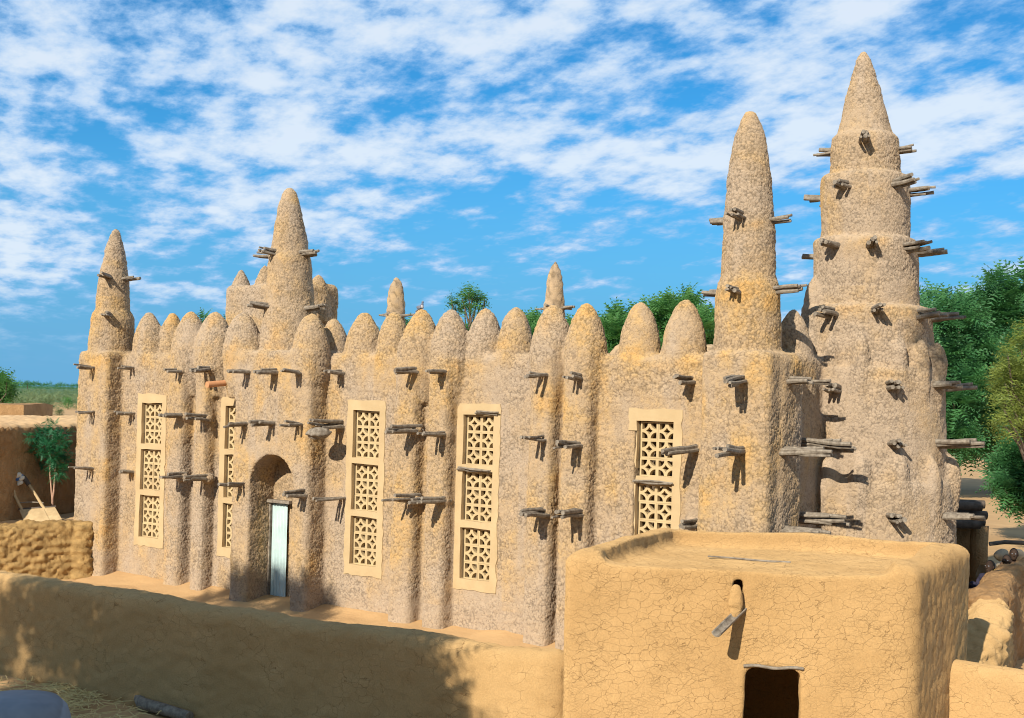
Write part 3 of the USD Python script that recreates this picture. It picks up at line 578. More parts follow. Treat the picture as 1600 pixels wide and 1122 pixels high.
for a, z, ln, n in ((-92, 6.0, .32, 3), (2, 6.0, .34, 4), (92, 6.02, .5, 5), (-90, 7.15, .3, 3), (4, 7.17, .4, 4), (90, 7.14, .42, 3)): on_tower((10.0, .45), RT, -.015, a, z, ln, n)
for a, z, ln, n in ((-88, 8.73, .38, 3), (-120, 8.60, .3, 3), (20, 8.78, .55, 4), (100, 8.71, .4, 3),
                    (-85, 7.92, .4, 3), (-115, 7.86, .4, 3), (-6, 8.00, .4, 4), (62, 8.03, .55, 4), (104, 7.96, .5, 4),
                    (-88, 6.88, .4, 2), (-120, 6.72, .3, 2), (-14, 6.97, .45, 5), (26, 6.98, .45, 4), (70, 6.92, .55, 5), (105, 6.90, .55, 3),
                    (-10, 5.80, .5, 4), (28, 5.84, .55, 4), (72, 5.80, .65, 4), (102, 5.78, .6, 4),
                    (-2, 4.50, .42, 5), (38, 4.58, .42, 5), (80, 4.62, .6, 4), (104, 4.6, .6, 3),
                    (38, 3.62, .5, 4), (82, 3.62, .95, 5), (36, 2.42, .55, 5), (80, 2.45, .75, 4)): on_tower(GC, gp, -.036, a, z, ln, n, 0.03)
for c, z, r_ in (((-2.68, 6.6), 6.28, .25), ((2.18, 6.6), 6.36, .25)):
    for a in (-95, 20, 92): on_tower(c, [(4.6, .36), (7.3, r_ * .8)], 0, a, z, .32, 2)
for a in (-95, 92): on_tower((2.18, 6.6), [(4.6, .42), (7.5, .2)], 0, a, 5.42, .4, 2)
# twigs laid over two openings of the middle window, a rail over the near one
for (sx, z, ln, wn) in ((5.15, 3.955, .34, 3), (4.90, 2.93, .6, 3), (8.55, 2.93, .6, 2)):
    r = np.random.default_rng(int(z * 100)); b = thing('twig_lintel', (sx, -0.05, z), 0, mosque)
    for k in range(wn):
        obj('stick', stick(np.array([-ln / 2 + .18 + k * 0.03, -0.02 * k, 0.02 * k]), np.array([1, 0, r.normal(0, 0.03)]), ln * .9, .016, r, .012), M['wood'], b, smooth=50)

# the tin door in its recess, its frame, lintel and the clay water spout by the second window
door = thing('door', (0.08, 0.0, 0), 0, mosque, label='pale corrugated tin door in the arched recess')
k = np.linspace(-0.30, 0.13, 66); corr = 0.012 * np.sin(k * 2 * np.pi / 0.085)
dv = np.array([(x, 0.09 + c + dy, z) for dy in (0, 0.006) for z in (0.05, 1.98) for x, c in zip(k, corr)]); K = len(k)
df = []
for i in range(K - 1):
    for lay in (0, 1):
        a, b_, c_, d_ = lay * 2 * K + i, lay * 2 * K + i + 1, lay * 2 * K + K + i + 1, lay * 2 * K + K + i
        df.append((a, b_, c_, d_) if lay == 0 else (d_, c_, b_, a))
obj('tin_sheet', (dv, np.array(df)), M['tin'], door, smooth=40)
for nm, c, e in (('door_post', (-0.335, 0.07, 1.0), (0.045, 0.06, 2.0)), ('lintel', (-0.06, 0.05, 2.035), (0.66, 0.14, 0.06))):
    m = trimesh.creation.box(e); m.apply_translation(c); obj(nm, m, M['wood'], door)
s_, z_ = fac(366, 600, .2)
sp = tube([(s_ + .02, 0.05, z_ + .06), (s_ - .02, -.25, z_ + .03), (s_ - .08, -.85, z_ - .03)], [.06, .06, .064], 12)
obj('clay_spout', sp, M['terracotta'], mosque, smooth=50)
# earth washed against the foot of the wall
ap = Body((-6.9, -1.5, -0.25), (10.2, 0.6, 0.6), 0.08)
ap.add('foot', (lambda X, Y, Z: (Z - 0.13 + 0.20 * np.clip(-Y / 1.25, 0, 2) ** 0.8 + 0 * X) * 0.8, np.array([-6.9, -1.5, -0.25]), np.array([10.2, 0.6, 0.6])), 0)
av, aq = ap.net(); av[:, 2] += 0.10 * (meshkit.fbm(av * (1.4, 1.4, 0) + 3, 4, 2) - 0.5)
an, _ = quad_normals(av, aq)
raw('foot_bank', av, aq, an, M['ground'], mosque, label='sandy bank washed against the foot of the facade')

# ------------------------------------------------------------------ ground
gx = np.concatenate([[-6000, -2500, -1000, -400, -150, -60, -30], np.linspace(-20, 24, 150), [40, 80, 200, 500, 1200, 3000, 6000]])
gy = np.concatenate([[-400, -100, -30, -5], np.linspace(4, 60, 190), [75, 100, 150, 220, 330]])
X, Y = np.meshgrid(gx, gy, indexing='ij'); near = np.exp(-np.maximum(np.hypot(X, Y - 22) - 25, 0) / 20)
Z = 0.12 * (meshkit.fbm(np.stack([X * .6, Y * .6, 0 * X], -1), 4, 6) - 0.5) * near - 0.02
V = np.stack([X, Y, Z], -1).reshape(-1, 3); ny = len(gy)
I = (np.arange(len(gx) - 1)[:, None] * ny + np.arange(ny - 1)[None]).ravel()
obj('ground', (V, np.stack([I, I + ny, I + ny + 1, I + 1], 1)), M['ground'], smooth=True, kind='structure', label='dry ochre earth around the mosque')
fl = trimesh.creation.box((12000, 5670, 0.5)); fl.apply_translation((0, 330 + 2835, -0.27)); obj('green_plain', fl, M['field'], kind='structure', label='flat green plain reaching the horizon')

# ------------------------------------------------------------------ foreground hut and yard wall
HUT = np.array([(0.57, 13.52), (4.16, 12.95), (5.62, 15.45), (1.95, 16.55)])
def prism_sd(poly, z0, z1, r, lo=None, hi=None):
    pp = np.array(poly); c = pp.mean(0); ed = []
    for i in range(len(pp)):
        a, b = pp[i], pp[(i + 1) % len(pp)]; n = np.array([b[1] - a[1], a[0] - b[0]]); n /= np.linalg.norm(n)
        if (c - a) @ n > 0: n = -n
        ed.append((n, n @ a))
    def f(X, Y, Z):
        ds = [np.asarray(n[0] * X + n[1] * Y - o + r, np.float32) for n, o in ed]
        ds += [np.asarray(Z - z1 + r, np.float32) + 0 * X * Y, np.asarray(z0 - Z + r, np.float32) + 0 * X * Y]
        m = ds[0]
        for d in ds[1:]:
            m = np.broadcast_arrays(m, d)
            a, b = m; hh = np.maximum(2 * r - np.abs(a - b), 0) / (2 * r); m = np.maximum(a, b) + hh * hh * 2 * r * 0.25
        return m - r
    return f, np.array([*pp.min(0) - .4, z0 - .3]), np.array([*pp.max(0) + .4, z1 + .3])
def inset(poly, d):
    g = Polygon(poly).buffer(-d, join_style=2); return np.array(g.exterior.coords)[:-1]
hut = thing('mud_hut', (0, 0, 0), label='ochre mud hut with flat parapet roof, dark doorway and wooden spout', cat='hut')
Hb = Body((0.2, 12.4, -0.12), (6.0, 17.0, 3.0), 0.035)
Hb.add('body', prism_sd(HUT, -0.1, 2.66, 0.10), 0)
Hb.cut(prism_sd(inset(HUT, 0.30), 2.46, 3.6, 0.07))
e1 = (HUT[1] - HUT[0]) / np.linalg.norm(HUT[1] - HUT[0]); e2 = np.array([-e1[1], e1[0]])
fi = inset(HUT, 0.30); fi = fi[np.argsort((fi - HUT[0]) @ e2)][:2]; fi = fi[np.argsort(fi @ e1)]
Hb.cut(prism_sd([fi[0] - e2 * .9, fi[1] - e2 * .9, fi[1] + e2 * .3, fi[0] + e2 * .3], 2.53, 3.6, 0.10))
def hut_px(x, y, d=0.0):
    u, v_ = uv(x, y); r = np.array([u / FPX, 1.0]); n = -e2; t = ((HUT[0] + d * n) @ n) / (r @ n); return r * t, EYE - v_ / FPX * t
(da, dz), (db, _) = hut_px(1165, 1043), hut_px(1252, 1047)
Hb.cut(prism_sd([da - e2 * .3, db - e2 * .3, db + e2 * 1.7, da + e2 * 1.7], -0.5, dz, 0.05))
Hb.cut(prism_sd(inset(HUT, 0.42), 0.02, 2.1, 0.05))
(sa, sz), _ = hut_px(1153, 922), 0
Hb.cut(prism_sd([sa - e1 * .05 - e2 * .3, sa + e1 * .05 - e2 * .3, sa + e1 * .05 + e2 * .45, sa - e1 * .05 + e2 * .45], sz - 0.10, sz + 0.11, 0.03))
hv, hq = Hb.net(); hv = relax(hv, hq, 1)
hn, _ = quad_normals(hv, hq)
hv = hv + hn * (0.05 * (meshkit.fbm(hv * 1.1, 3, 31) - 0.5) + 0.022 * (meshkit.fbm(hv * 9, 3, 32) - 0.5))[:, None]
top = np.clip((hv[:, 2] - 2.3) / 0.3, 0, 1); hv[:, 2] += top * 0.06 * (meshkit.noise(hv * (1.3, 1.3, 0) + 9, 5) - 0.5)
hn, _ = quad_normals(hv, hq)
raw('body', hv, hq, hn, M['box'], hut)
# the spout: a half gutter of wood under the hole
g0 = np.array([*(sa + e1 * 0.03 - e2 * 0.02), sz - 0.19]); (ga, gz) = hut_px(1119, 988, 0.5); g1 = np.array([*ga, gz])
ax_ = (g1 - g0) / np.linalg.norm(g1 - g0); sd = np.cross(ax_, [0, 0, 1]); sd /= np.linalg.norm(sd); up = np.cross(sd, ax_)
gv, gf = [], []
for i, t in enumerate(np.linspace(-0.2, 1, 6)):
    c = g0 + (g1 - g0) * t
    for rr_ in (0.055, 0.038):
        for a in np.linspace(-1.5, 1.5, 9): gv.append(c + rr_ * (sd * math.sin(a) - up * math.cos(a)))
gv = np.array(gv); W = 18
for i in range(5):
    for j in range(8):
        gf += [(i * W + j, i * W + j + 1, (i + 1) * W + j + 1, (i + 1) * W + j), (i * W + 9 + j + 1, i * W + 9 + j, (i + 1) * W + 9 + j, (i + 1) * W + 9 + j + 1)]
    gf += [(i * W, (i + 1) * W, (i + 1) * W + 9, i * W + 9), (i * W + 8, i * W + 17, (i + 1) * W + 17, (i + 1) * W + 8)]
for i in (0, 5):
    for j in range(8): gf.append((i * W + j, i * W + j + 1, i * W + 10 + j, i * W + 9 + j)[::1 if i else -1])
obj('spout', (gv, np.array(gf)), M['wood'], hut, smooth=40)
cl = trimesh.creation.icosphere(3, 1.0); cl.vertices *= (0.075, 0.09, 0.19); cl.vertices += (meshkit.noise(cl.vertices * 16, 4)[:, None] - .5) * .03
cl.apply_translation((*(sa - e1 * .02 - e2 * .05), sz - 0.12)); obj('spout_collar', cl, M['box'], hut, smooth=True)
fr = np.stack([np.append(da + (db - da) * t - e2 * 0.01, dz + 0.02 + 0.01 * math.sin(9 * t)) for t in np.linspace(-.04, 1.04, 9)])
obj('lintel', tube(fr, 0.017, 8), M['wood'], hut, smooth=50)
ra, rb = on_ground(1106, 871, 2.465), on_ground(1236, 881, 2.465)
pts = [ra + (rb - ra) * t + np.array([0, 0.03 * math.sin(t * 7), 0.012]) for t in np.linspace(0, 1, 9)]
obj('roof_stick', tube(pts, np.linspace(.010, .016, 9), 6), M['wood'], smooth=50, label='thin dry stick lying on the front edge of the hut roof', cat='stick')

def wall_body(name, line, hgt, thick, mat_, seed, cell=0.045, amp=0.06, lumps=0.0, lump_cell=0.2, r=0.16, rug=0.0, **kw):
    """A hand-laid mud wall along a line of (x, y) points; hgt one number per point."""
    line = np.array(line, float); hgt = np.broadcast_to(hgt, len(line)).astype(float)
    lo = np.array([*(line.min(0) - thick - .2), -0.12]); hi = np.array([*(line.max(0) + thick + .2), hgt.max() + .3])
    b = Body(lo, hi, cell)
    def f(X, Y, Z):
        best = None
        for i in range(len(line) - 1):
            a, d = line[i], line[i + 1] - line[i]
            t = np.clip(((X - a[0]) * d[0] + (Y - a[1]) * d[1]) / (d @ d), 0, 1)
            dist = np.sqrt((X - a[0] - t * d[0]) ** 2 + (Y - a[1] - t * d[1]) ** 2)
            zt = hgt[i] + t * (hgt[i + 1] - hgt[i])
            w = thick / 2 * (1.12 - 0.2 * np.clip(Z / hgt.max(), 0, 1))
            A, B_ = dist - w + r, Z - zt + r
            d_ = np.sqrt(np.maximum(A, 0) ** 2 + np.maximum(B_, 0) ** 2) + np.minimum(np.maximum(A, B_), 0) - r
            best = d_ if best is None else np.minimum(best, d_)
        return best
    b.add(name, (f, lo, hi), 0)
    v, q = b.net(); q = q[v[q].mean(1)[:, 2] > -0.08]; n, _ = quad_normals(v, q)
    dsp = amp * (meshkit.fbm(v * 1.6 + seed, 4, seed) - 0.5) + (0.3 * amp + rug) * (meshkit.fbm(v * np.array([7, 7, 12]), 3, seed + 1) - 0.5)
    if lumps:
        f1, f2, lu = worley(v * np.array([1, 1, 1.6]), lump_cell, seed); dsp = dsp + lumps * (np.clip((f2 - f1) / lump_cell * 2.0, 0, 1) ** .7 - .5) * (0.5 + lu)
    v = v + n * dsp[:, None]
    v[:, 2] += np.clip(v[:, 2] / hgt.max(), 0, 1) * amp * 0.9 * (meshkit.noise(v * (1.2, 1.2, 0) + seed, 3) - 0.5)
    n, _ = quad_normals(v, q)
    return raw(name, v, q, n, mat_, **kw)
wall_body('yard_wall', [(-12.0, 22.35), (-7.4, 19.1), (-2.75, 16.02), (0.50, 13.98)], [1.42, 1.42, 1.45, 1.50], 0.50, M['yard_wall'], 11, rug=0.03, label='long low ochre mud wall in front of the mosque, half in tree shade', cat='wall')
wall_body('yard_wall', [(5.15, 14.65), (6.6, 13.75), (9.0, 12.6)], [1.36, 1.36, 1.4], 0.5, M['yard_wall'], 12, label='low mud wall at the lower right corner beside the hut', cat='wall')
wall_body('yard_wall', [(5.75, 16.2), (6.35, 16.9), (6.85, 18.1), (7.35, 19.5)], [1.15, 1.45, 1.55, 1.35], 0.55, M['yard_wall'], 13, amp=0.25, rug=.06, label='short broken stub of cracked mud wall behind the hut', cat='wall')
wall_body('yard_wall', [(7.5, 20.0), (8.5, 22.0), (10.2, 24.6), (12.5, 27.5)], [1.42, 1.46, 1.5, 1.5], 0.6, M['dark_house'], 14, amp=0.2, rug=.06, label='long dark mud wall curving away at the right edge', cat='wall')

# ------------------------------------------------------------------ left background
TZ = 1.2
ter = Polygon([(-9.7, 28.6), (-10.6, 28.0), (-13.5, 26.6), (-15, 31), (-9.0, 36), (-8.6, 31)])
tm = trimesh.creation.extrude_polygon(ter, 1.17, engine='earcut'); obj('earth_terrace', tm, M['roof_earth'], kind='structure', label='raised earth terrace left of the mosque')
a, b_ = at(114, 812, 28.6), at(-60, 821, 27.4)
wall_body('retaining_wall', [a[:2] + (.25, 0), a[:2], b_[:2], b_[:2] + (b_[:2] - a[:2]) * .4], [1.22] * 4, 0.5, M['rough_wall'], 15, cell=0.035, amp=0.10, lumps=0.025, lump_cell=0.14, rug=0.15, label='low rough wall of weathered mud lumps at the left edge', cat='wall')
HA, HB_, HC, HD = (-12.3, 26.0), (-9.85, 33.4), (-13.0, 39.0), (-16.0, 35.0)
Lb = Body((-16.6, 25.4, 1.0), (-9.2, 39.6, 3.7), 0.08)
Lb.add('house', prism_sd([HA, HB_, HC, HD], 0.9, 3.34, 0.12), 0)
lv, lq = Lb.net(); ln, _ = quad_normals(lv, lq); f1, f2, lu = worley(lv, 0.22, 4)
lv = lv + ln * (0.05 * (np.clip((f2 - f1) / .22 * 2, 0, 1) - .5) + 0.12 * (meshkit.fbm(lv * 1.2, 3, 4) - .5))[:, None]; ln, _ = quad_normals(lv, lq)
house = thing('flat_house', (0, 0, 0), label='low brown mud house with flat earth roof left of the mosque', cat='house')
isroof = lv[lq].mean(1)[:, 2] > 3.26
for nm, sel, mm in (('wall', ~isroof, 'dark_house'), ('roof', isroof, 'roof_earth')):
    s2 = lq[sel]; u, inv = np.unique(s2, return_inverse=True); raw(nm, lv[u], inv.reshape(-1, 4), ln[u], M[mm], house)
c = at(38, 632, 46)
bw = trimesh.creation.box((6.0, 3.0, c[2])); bw.apply_translation((c[0] - 3.0, 47.5, c[2] / 2)); bw = bw.subdivide().subdivide().subdivide().subdivide(); bw.vertices += (meshkit.fbm(bw.vertices * .9, 3, 2)[:, None] - .5) * .15
obj('brown_wall', bw, M['dark_house'], smooth=40, label='reddish brown mud wall beyond the flat house roof', cat='wall')

# earth scraper: a plank blade with two poles, a rung and rags at the grip
scr = thing('earth_scraper', (0, 0, 0), label='wooden earth scraper with plank blade and two crooked handles', cat='scraper')
Y0 = 28.9
def pp(x, y, dy=0.0): return at(x, y, Y0 + dy)
bl = [pp(30, 797, .12), pp(86, 793, .2), pp(97, 812, -.28), pp(42, 826, -.38)]
def plank(c4, th=0.035):
    c4 = np.array(c4); n = np.cross(c4[1] - c4[0], c4[3] - c4[0]); n /= np.linalg.norm(n)
    return trimesh.convex.convex_hull(np.vstack([c4 - n * th / 2, c4 + n * th / 2]))
lerp = lambda a, b, t: a + (b - a) * t
for i in range(2):
    t0, t1 = i * .68 + .004, (.68 if i == 0 else 1) - .004
    obj('blade_plank', plank([lerp(bl[0], bl[1], t0), lerp(bl[0], bl[1], t1), lerp(bl[3], bl[2], t1), lerp(bl[3], bl[2], t0)]), M['pale_wood'], scr)
edge = [lerp(bl[0], bl[1], t) + (0, 0.0, .02) for t in np.linspace(-.02, 1.03, 6)]
obj('edge_bar', tube(edge, .022, 8), M['dark_wood'], scr, smooth=50)
p_l = [pp(36, 800, .1), pp(31, 790, .15), pp(24, 776, .22), pp(21, 764, .28), pp(16, 754, .34), pp(13, 744, .4)]
p_r = [pp(71, 797, .15), pp(66, 790, .18), pp(57, 775, .26), pp(46, 758, .34)]
obj('handle', tube(p_l, [.034, .032, .03, .028, .026, .02], 8), M['pale_wood'], scr, smooth=50)
obj('handle', tube(p_r, [.036, .034, .032, .03], 8), M['pale_wood'], scr, smooth=50)
obj('grip_wrap', tube([pp(45, 758, .34), pp(41, 751, .38), pp(36, 744, .42)], [.05, .055, .045], 8), M['dark_wood'], scr, smooth=50)
obj('rung', tube([pp(27, 786, .16), pp(45, 784.5, .2), pp(68, 785.5, .2)], .014, 6), M['wood'], scr, smooth=50)
obj('grip_bar', tube([pp(12, 751, .36), pp(24, 748, .38), pp(37, 745, .42)], [.065, .075, .06], 9), M['blue'], scr, smooth=60)
rg = trimesh.creation.icosphere(2, .07); rg.vertices *= (1.1, .8, .7); rg.vertices += (meshkit.noise(rg.vertices * 20, 3)[:, None] - .5) * .05
for k, (x, y) in enumerate(((29, 742), (34, 747), (31, 754))):
    r2 = rg.copy(); r2.apply_translation(pp(x, y, .36)); obj('rag', r2, M['white'], scr, smooth=True)

# ------------------------------------------------------------------ vegetation
def frond_set(n, length, r, pairs=5, width=0.5, droop=0.25):
    """n pinnate fronds at the origin, each a fan of leaflets along a drooping stem; returns (n, k, 3, 3) triangles in frond space."""
    t = np.linspace(0.15, 1, pairs); tris = []
    for i, a in enumerate(t):
        for sgn in (-1, 1):
            b = np.array([a * length, 0, -droop * length * a * a])
            tip = b + np.array([0.16 * length, sgn * width * length * (1.05 - a) * 0.9 + sgn * 0.08 * length, -0.08 * length])
            side = b + np.array([0.13 * length, 0, -0.01 * length])
            tris.append((b, tip, side))
    return np.array(tris)
def foliage(centres, radii, count, length, seed, pairs=5, up=0.25, width=0.5):
    """Fronds spread over clumps: each sits near a clump's surface and points outwards and up."""
    r = np.random.default_rng(seed); base = frond_set(1, 1.0, r, pairs, width)
    w = np.array(radii) ** 2; idx = r.choice(len(centres), count, p=w / w.sum())
    d = r.normal(size=(count, 3)); d[:, 2] += 0.25; d /= np.linalg.norm(d, axis=1, keepdims=True)
    pos = np.array(centres)[idx] + d * (np.array(radii)[idx] * r.uniform(0.35, 1.0, count) ** 0.6)[:, None]
    ax = d + r.normal(0, 0.45, (count, 3)); ax[:, 2] += up; ax /= np.linalg.norm(ax, axis=1, keepdims=True)
    sd = np.cross(ax, r.normal(size=(count, 3)) * 0.35 + [0, 0, 1]); sd /= np.linalg.norm(sd, axis=1, keepdims=True); nn = np.cross(sd, ax)
    L_ = length * r.uniform(0.6, 1.25, count)
    T = base[None] * L_[:, None, None, None]
    P = pos[:, None, None] + T[..., :1] * ax[:, None, None] + T[..., 1:2] * sd[:, None, None] + T[..., 2:] * nn[:, None, None]
    v = P.reshape(-1, 3); return v, np.arange(len(v)).reshape(-1, 3)
def limb(a, b, r0, r1, r, bend=0.15, n=5):
    a, b = np.array(a, float), np.array(b, float); ln = np.linalg.norm(b - a)
    pts = [a + (b - a) * t + (r.normal(0, bend * ln * .25, 3) if 0 < t < 1 else 0) for t in np.linspace(0, 1, n)]
    return tube(pts, np.linspace(r0, r1, n), 7)
def tree(name, base, clumps, mat_, count, length, seed, label, trunk_r=0.22, group=None, cat='tree', pairs=5, bark='bark', width=0.5, up=0.25, stems=1):
    """clumps: (x, y, z, radius) of the masses of leaves, in metres; limbs reach each of them."""
    t = thing(name, base, label=label, cat=cat, group=group); r = np.random.default_rng(seed)
    cl = np.array(clumps, float) - np.array([*base, 0.0]); cz = cl[:, 2].min()
    fork = np.array([cl[:, 0].mean() * .35, cl[:, 1].mean() * .35, max(0.35 * cl[:, 2].mean(), 0.4)])
    ms = [limb((0.02 * k, 0, -0.2), fork + r.normal(0, .1, 3) * (stems > 1), trunk_r, trunk_r * .7, r, .08) for k in range(stems)]
    obj('trunk', trimesh.util.concatenate(ms), M[bark], t, smooth=50)
    for c in cl[:40]:
        obj('limb', limb(fork, c[:3], trunk_r * .5, trunk_r * .1, r), M[bark], t, smooth=50)
    v, f = foliage(cl[:, :3], cl[:, 3], count, length, seed, pairs, up, width)
    obj('crown', (v, f), M[mat_], t)
    return t
def clumps_px(spots, Y, r, jit=1.5):
    """Clump centres at photo pixels and about Y metres away."""
    out = []
    for x, y, rad in spots:
        yy = Y + r.normal(0, jit); p = at(x, y, yy); out.append((*p, rad * yy / FPX))
    return out
r = np.random.default_rng(3)
def fill(xr, ytop, ybot, n, rad, r):
    """n clumps between a ragged crown line and ybot: ytop is a list of (x, y)."""
    tx, ty = np.array(ytop).T; out = []
    for i in range(n):
        x = r.uniform(*xr); yt = np.interp(x, tx, ty); ra = rad * r.uniform(.6, 1.2); t = r.uniform(0, 1) ** 0.8
        out.append((x, yt + ra * .9 + t * max(ybot - yt - ra * 2, 0), ra))
    for x, y in ytop:
        if xr[0] <= x <= xr[1]: out.append((x, y + rad * .5, rad * .5)); out.append((x + 4, y + rad * 1.25, rad * .7))
    return out
GT = 'dark green trees beyond the mosque on the right'
tree('neem_tree', (*at(1475, 760, 62)[:2], 0), clumps_px(fill((1440, 1515), [(1440, 470), (1460, 458), (1478, 500), (1505, 466), (1520, 490)], 720, 42, 26, r), 62, r), 'leaf_dark', 8000, 0.8, 21, 'dark feathery tree standing just right of the great tower', .3, GT)
tree('neem_tree', (*at(1560, 760, 66)[:2], 0), clumps_px(fill((1505, 1640), [(1505, 470), (1535, 495), (1560, 430), (1580, 440), (1600, 432), (1640, 460)], 720, 56, 28, r), 66, r), 'leaf_dark', 12000, 0.8, 22, 'tallest dark feathery tree at the right edge', .35, GT)
tree('yellow_green_tree', (*at(1665, 850, 36)[:2], 0), clumps_px(fill((1562, 1700), [(1562, 590), (1575, 545), (1600, 505), (1650, 490), (1700, 500)], 700, 34, 24, r), 36, r, .8), 'leaf_yellow', 6500, 0.26, 23, 'yellow green leafy tree at the right edge in front of the dark ones', .2, None, pairs=3)
tree('neem_tree', (*at(1640, 850, 42)[:2], 0), clumps_px([(1578, 735, 16), (1595, 755, 20), (1600, 715, 22), (1560, 742, 9), (1570, 765, 12), (1620, 730, 30), (1590, 785, 10), (1640, 760, 30), (1605, 690, 20)], 42, r, .6), 'leaf_dark', 3500, 0.5, 24, 'dark low-hanging tree branch over bare earth at the right edge', .16, None)
tree('neem_tree', (*at(1030, 700, 58)[:2], 0), clumps_px(fill((950, 1120), [(950, 520), (966, 490), (985, 505), (1000, 486), (1022, 492), (1040, 470), (1056, 480), (1074, 462), (1090, 492), (1115, 496)], 600, 46, 18, r), 58, r), 'leaf_mid', 7500, 0.62, 25, 'broad green tree behind the pinnacles left of the tall corner tower', .28, None, up=0.7)
tree('neem_tree', (*at(860, 700, 60)[:2], 0), clumps_px(fill((822, 960), [(822, 512), (832, 500), (850, 520), (885, 510), (900, 522), (935, 506), (955, 520)], 600, 26, 16, r), 60, r), 'leaf_mid', 4200, 0.6, 26, 'green tree glimpsed between pinnacles around the right slender rear tower', .25, None, up=0.7)
tree('round_tree', (*at(731, 600, 44)[:2], 0), clumps_px([(706, 469, 4), (711, 478, 5), (722, 466, 6), (732, 458, 6), (733, 472, 7), (746, 462, 6), (751, 473, 6), (742, 484, 6), (726, 485, 6), (757, 469, 3), (716, 488, 4), (738, 465, 5), (733, 520, 9), (736, 540, 10), (728, 535, 8)], 44, r, .4), 'leaf_mid', 950, 0.24, 27, 'small round leafy tree top standing up behind the middle pinnacles', .18, None, pairs=3, width=.8)
tree('round_tree', (*at(330, 600, 50)[:2], 0), clumps_px([(313, 497, 3), (319, 500, 4), (327, 504, 4), (350, 508, 4), (322, 510, 7), (345, 516, 7)], 50, r, .4), 'leaf_dark', 260, 0.34, 28, 'leafy tree top barely showing between pinnacles at left', .15, None)
tree('round_tree', (*at(588, 600, 50)[:2], 0), clumps_px([(592, 519, 3), (637, 508, 4), (638, 516, 6), (641, 528, 7)], 50, r, .4), 'leaf_dark', 150, 0.34, 29, 'leafy tree top barely showing beside the left slender rear tower', .15, None)
tree('leafy_tree', (*at(-25, 640, 95)[:2], 0), clumps_px([(-30, 598, 18), (-8, 605, 16), (8, 612, 11), (2, 600, 8), (14, 617, 7), (-20, 615, 16), (5, 592, 4), (10, 598, 5)], 95, r, .8), 'leaf_mid', 1500, 0.7, 30, 'bushy green tree cut by the left edge', .2, None, pairs=4)
# sapling in front of the brown house
sb = at(81, 797, 29.6); sb[2] = TZ - .02
sap = thing('sapling', sb, label='young feathery green tree with two thin stems before the brown house', cat='tree')
S = lambda x, y, d=0.0: at(x, y, 29.6 + d) - sb
obj('stem', tube([(0, 0, -.05), S(82, 782), S(80.5, 768), S(78, 740), S(79, 715)], [.028, .024, .02, .016, .01], 7), M['pink_bark'], sap, smooth=50)
obj('stem', tube([S(82, 780), S(84, 768), S(85.5, 745, .1), S(88, 715, .1)], [.022, .02, .016, .01], 7), M['pink_bark'], sap, smooth=50)
cl = clumps_px([(60, 690, 8), (50, 683, 5), (72, 700, 9), (78, 684, 9), (90, 693, 9), (100, 706, 8), (82, 712, 10), (66, 717, 7), (93, 722, 9), (84, 667, 5), (99, 680, 6), (80, 731, 7), (95, 735, 6), (45, 693, 4), (104, 719, 4), (68, 677, 5), (57, 704, 6), (88, 742, 5), (75, 660, 3)], 29.6, r, .25)
v_, f_ = foliage(np.array(cl)[:, :3] - sb, np.array(cl)[:, 3], 800, .17, 31, 6, .1, .42); obj('crown', (v_, f_), M['leaf_sap'], sap)

# shrubs on the plain: the nearer ones singly, the far ones as one mass
ib = 0
for (x, y, wpx, hpx, m_, lb) in ((48, 650, 22, 20, 'leaf_mid', 'round dark green bush beyond the roof of the flat house'), (92, 651, 16, 12, 'shrub', 'small greyish bush on bare earth near the mosque corner'), (76, 648, 26, 26, 'shrub', 'pale green airy bush between the round bush and the grey one'), (62, 638, 24, 18, 'shrub', 'pale olive shrub behind the round dark bush'), (106, 640, 20, 20, 'leaf_mid', 'green shrub right against the mosque corner'), (30, 637, 20, 16, 'shrub', 'pale shrub behind the reddish brown wall')):
    p = on_ground(x, y); hM, wM = hpx / FPX * p[1], wpx / FPX * p[1]
    rr = np.random.default_rng(90 + ib); ib += 1
    b = thing('bush', p, label=lb, cat='bush')
    c = np.stack([rr.normal(0, wM * .22, 12), rr.normal(0, wM * .22, 12), rr.uniform(.25, .75, 12) * hM], 1)
    v_, f_ = foliage(c, np.full(12, wM * .28), 500, wM * .16, 90 + ib, 3, .3, .8); obj('crown', (v_, f_), M[m_], b)
    obj('stem', tube([(0, 0, -.1), (.05, 0, hM * .3), (0, .1, hM * .6)], [.06, .05, .03], 6), M['bark'], b)
rr = np.random.default_rng(5); N = 520
xx = rr.uniform(-10, 128, N); yy = 613.5 + 26 * rr.uniform(0, 1, N) ** 1.5
pos = np.array([on_ground(x, y) for x, y in zip(xx, yy)]); rad = rr.uniform(.5, 1.6, N)
cs, rs = [], []
for p, ra in zip(pos, rad): cs.append(p + (0, 0, ra * .7)); rs.append(ra)
v_, f_ = foliage(np.array(cs), np.array(rs), 16000, .55, 77, 3, .3, .8)
obj('far_scrub', (v_, f_), M['shrub'], kind='stuff', label='pale green scrub covering the plain', cat='scrub')
rr = np.random.default_rng(6); cs, rs = [], []
for x in np.linspace(-30, 130, 60):
    Yf = rr.uniform(1500, 2200); p = at(x, 604.5 + rr.normal(0, .4), Yf); cs.append((p[0], Yf, 3.0)); rs.append(rr.uniform(2, 5))
v_, f_ = foliage(np.array(cs), np.array(rs), 3000, 3.5, 78, 3, .2, .8); obj('far_tree_line', (v_, f_), M['leaf_dark'], kind='stuff', label='dark line of trees along the horizon', cat='trees')
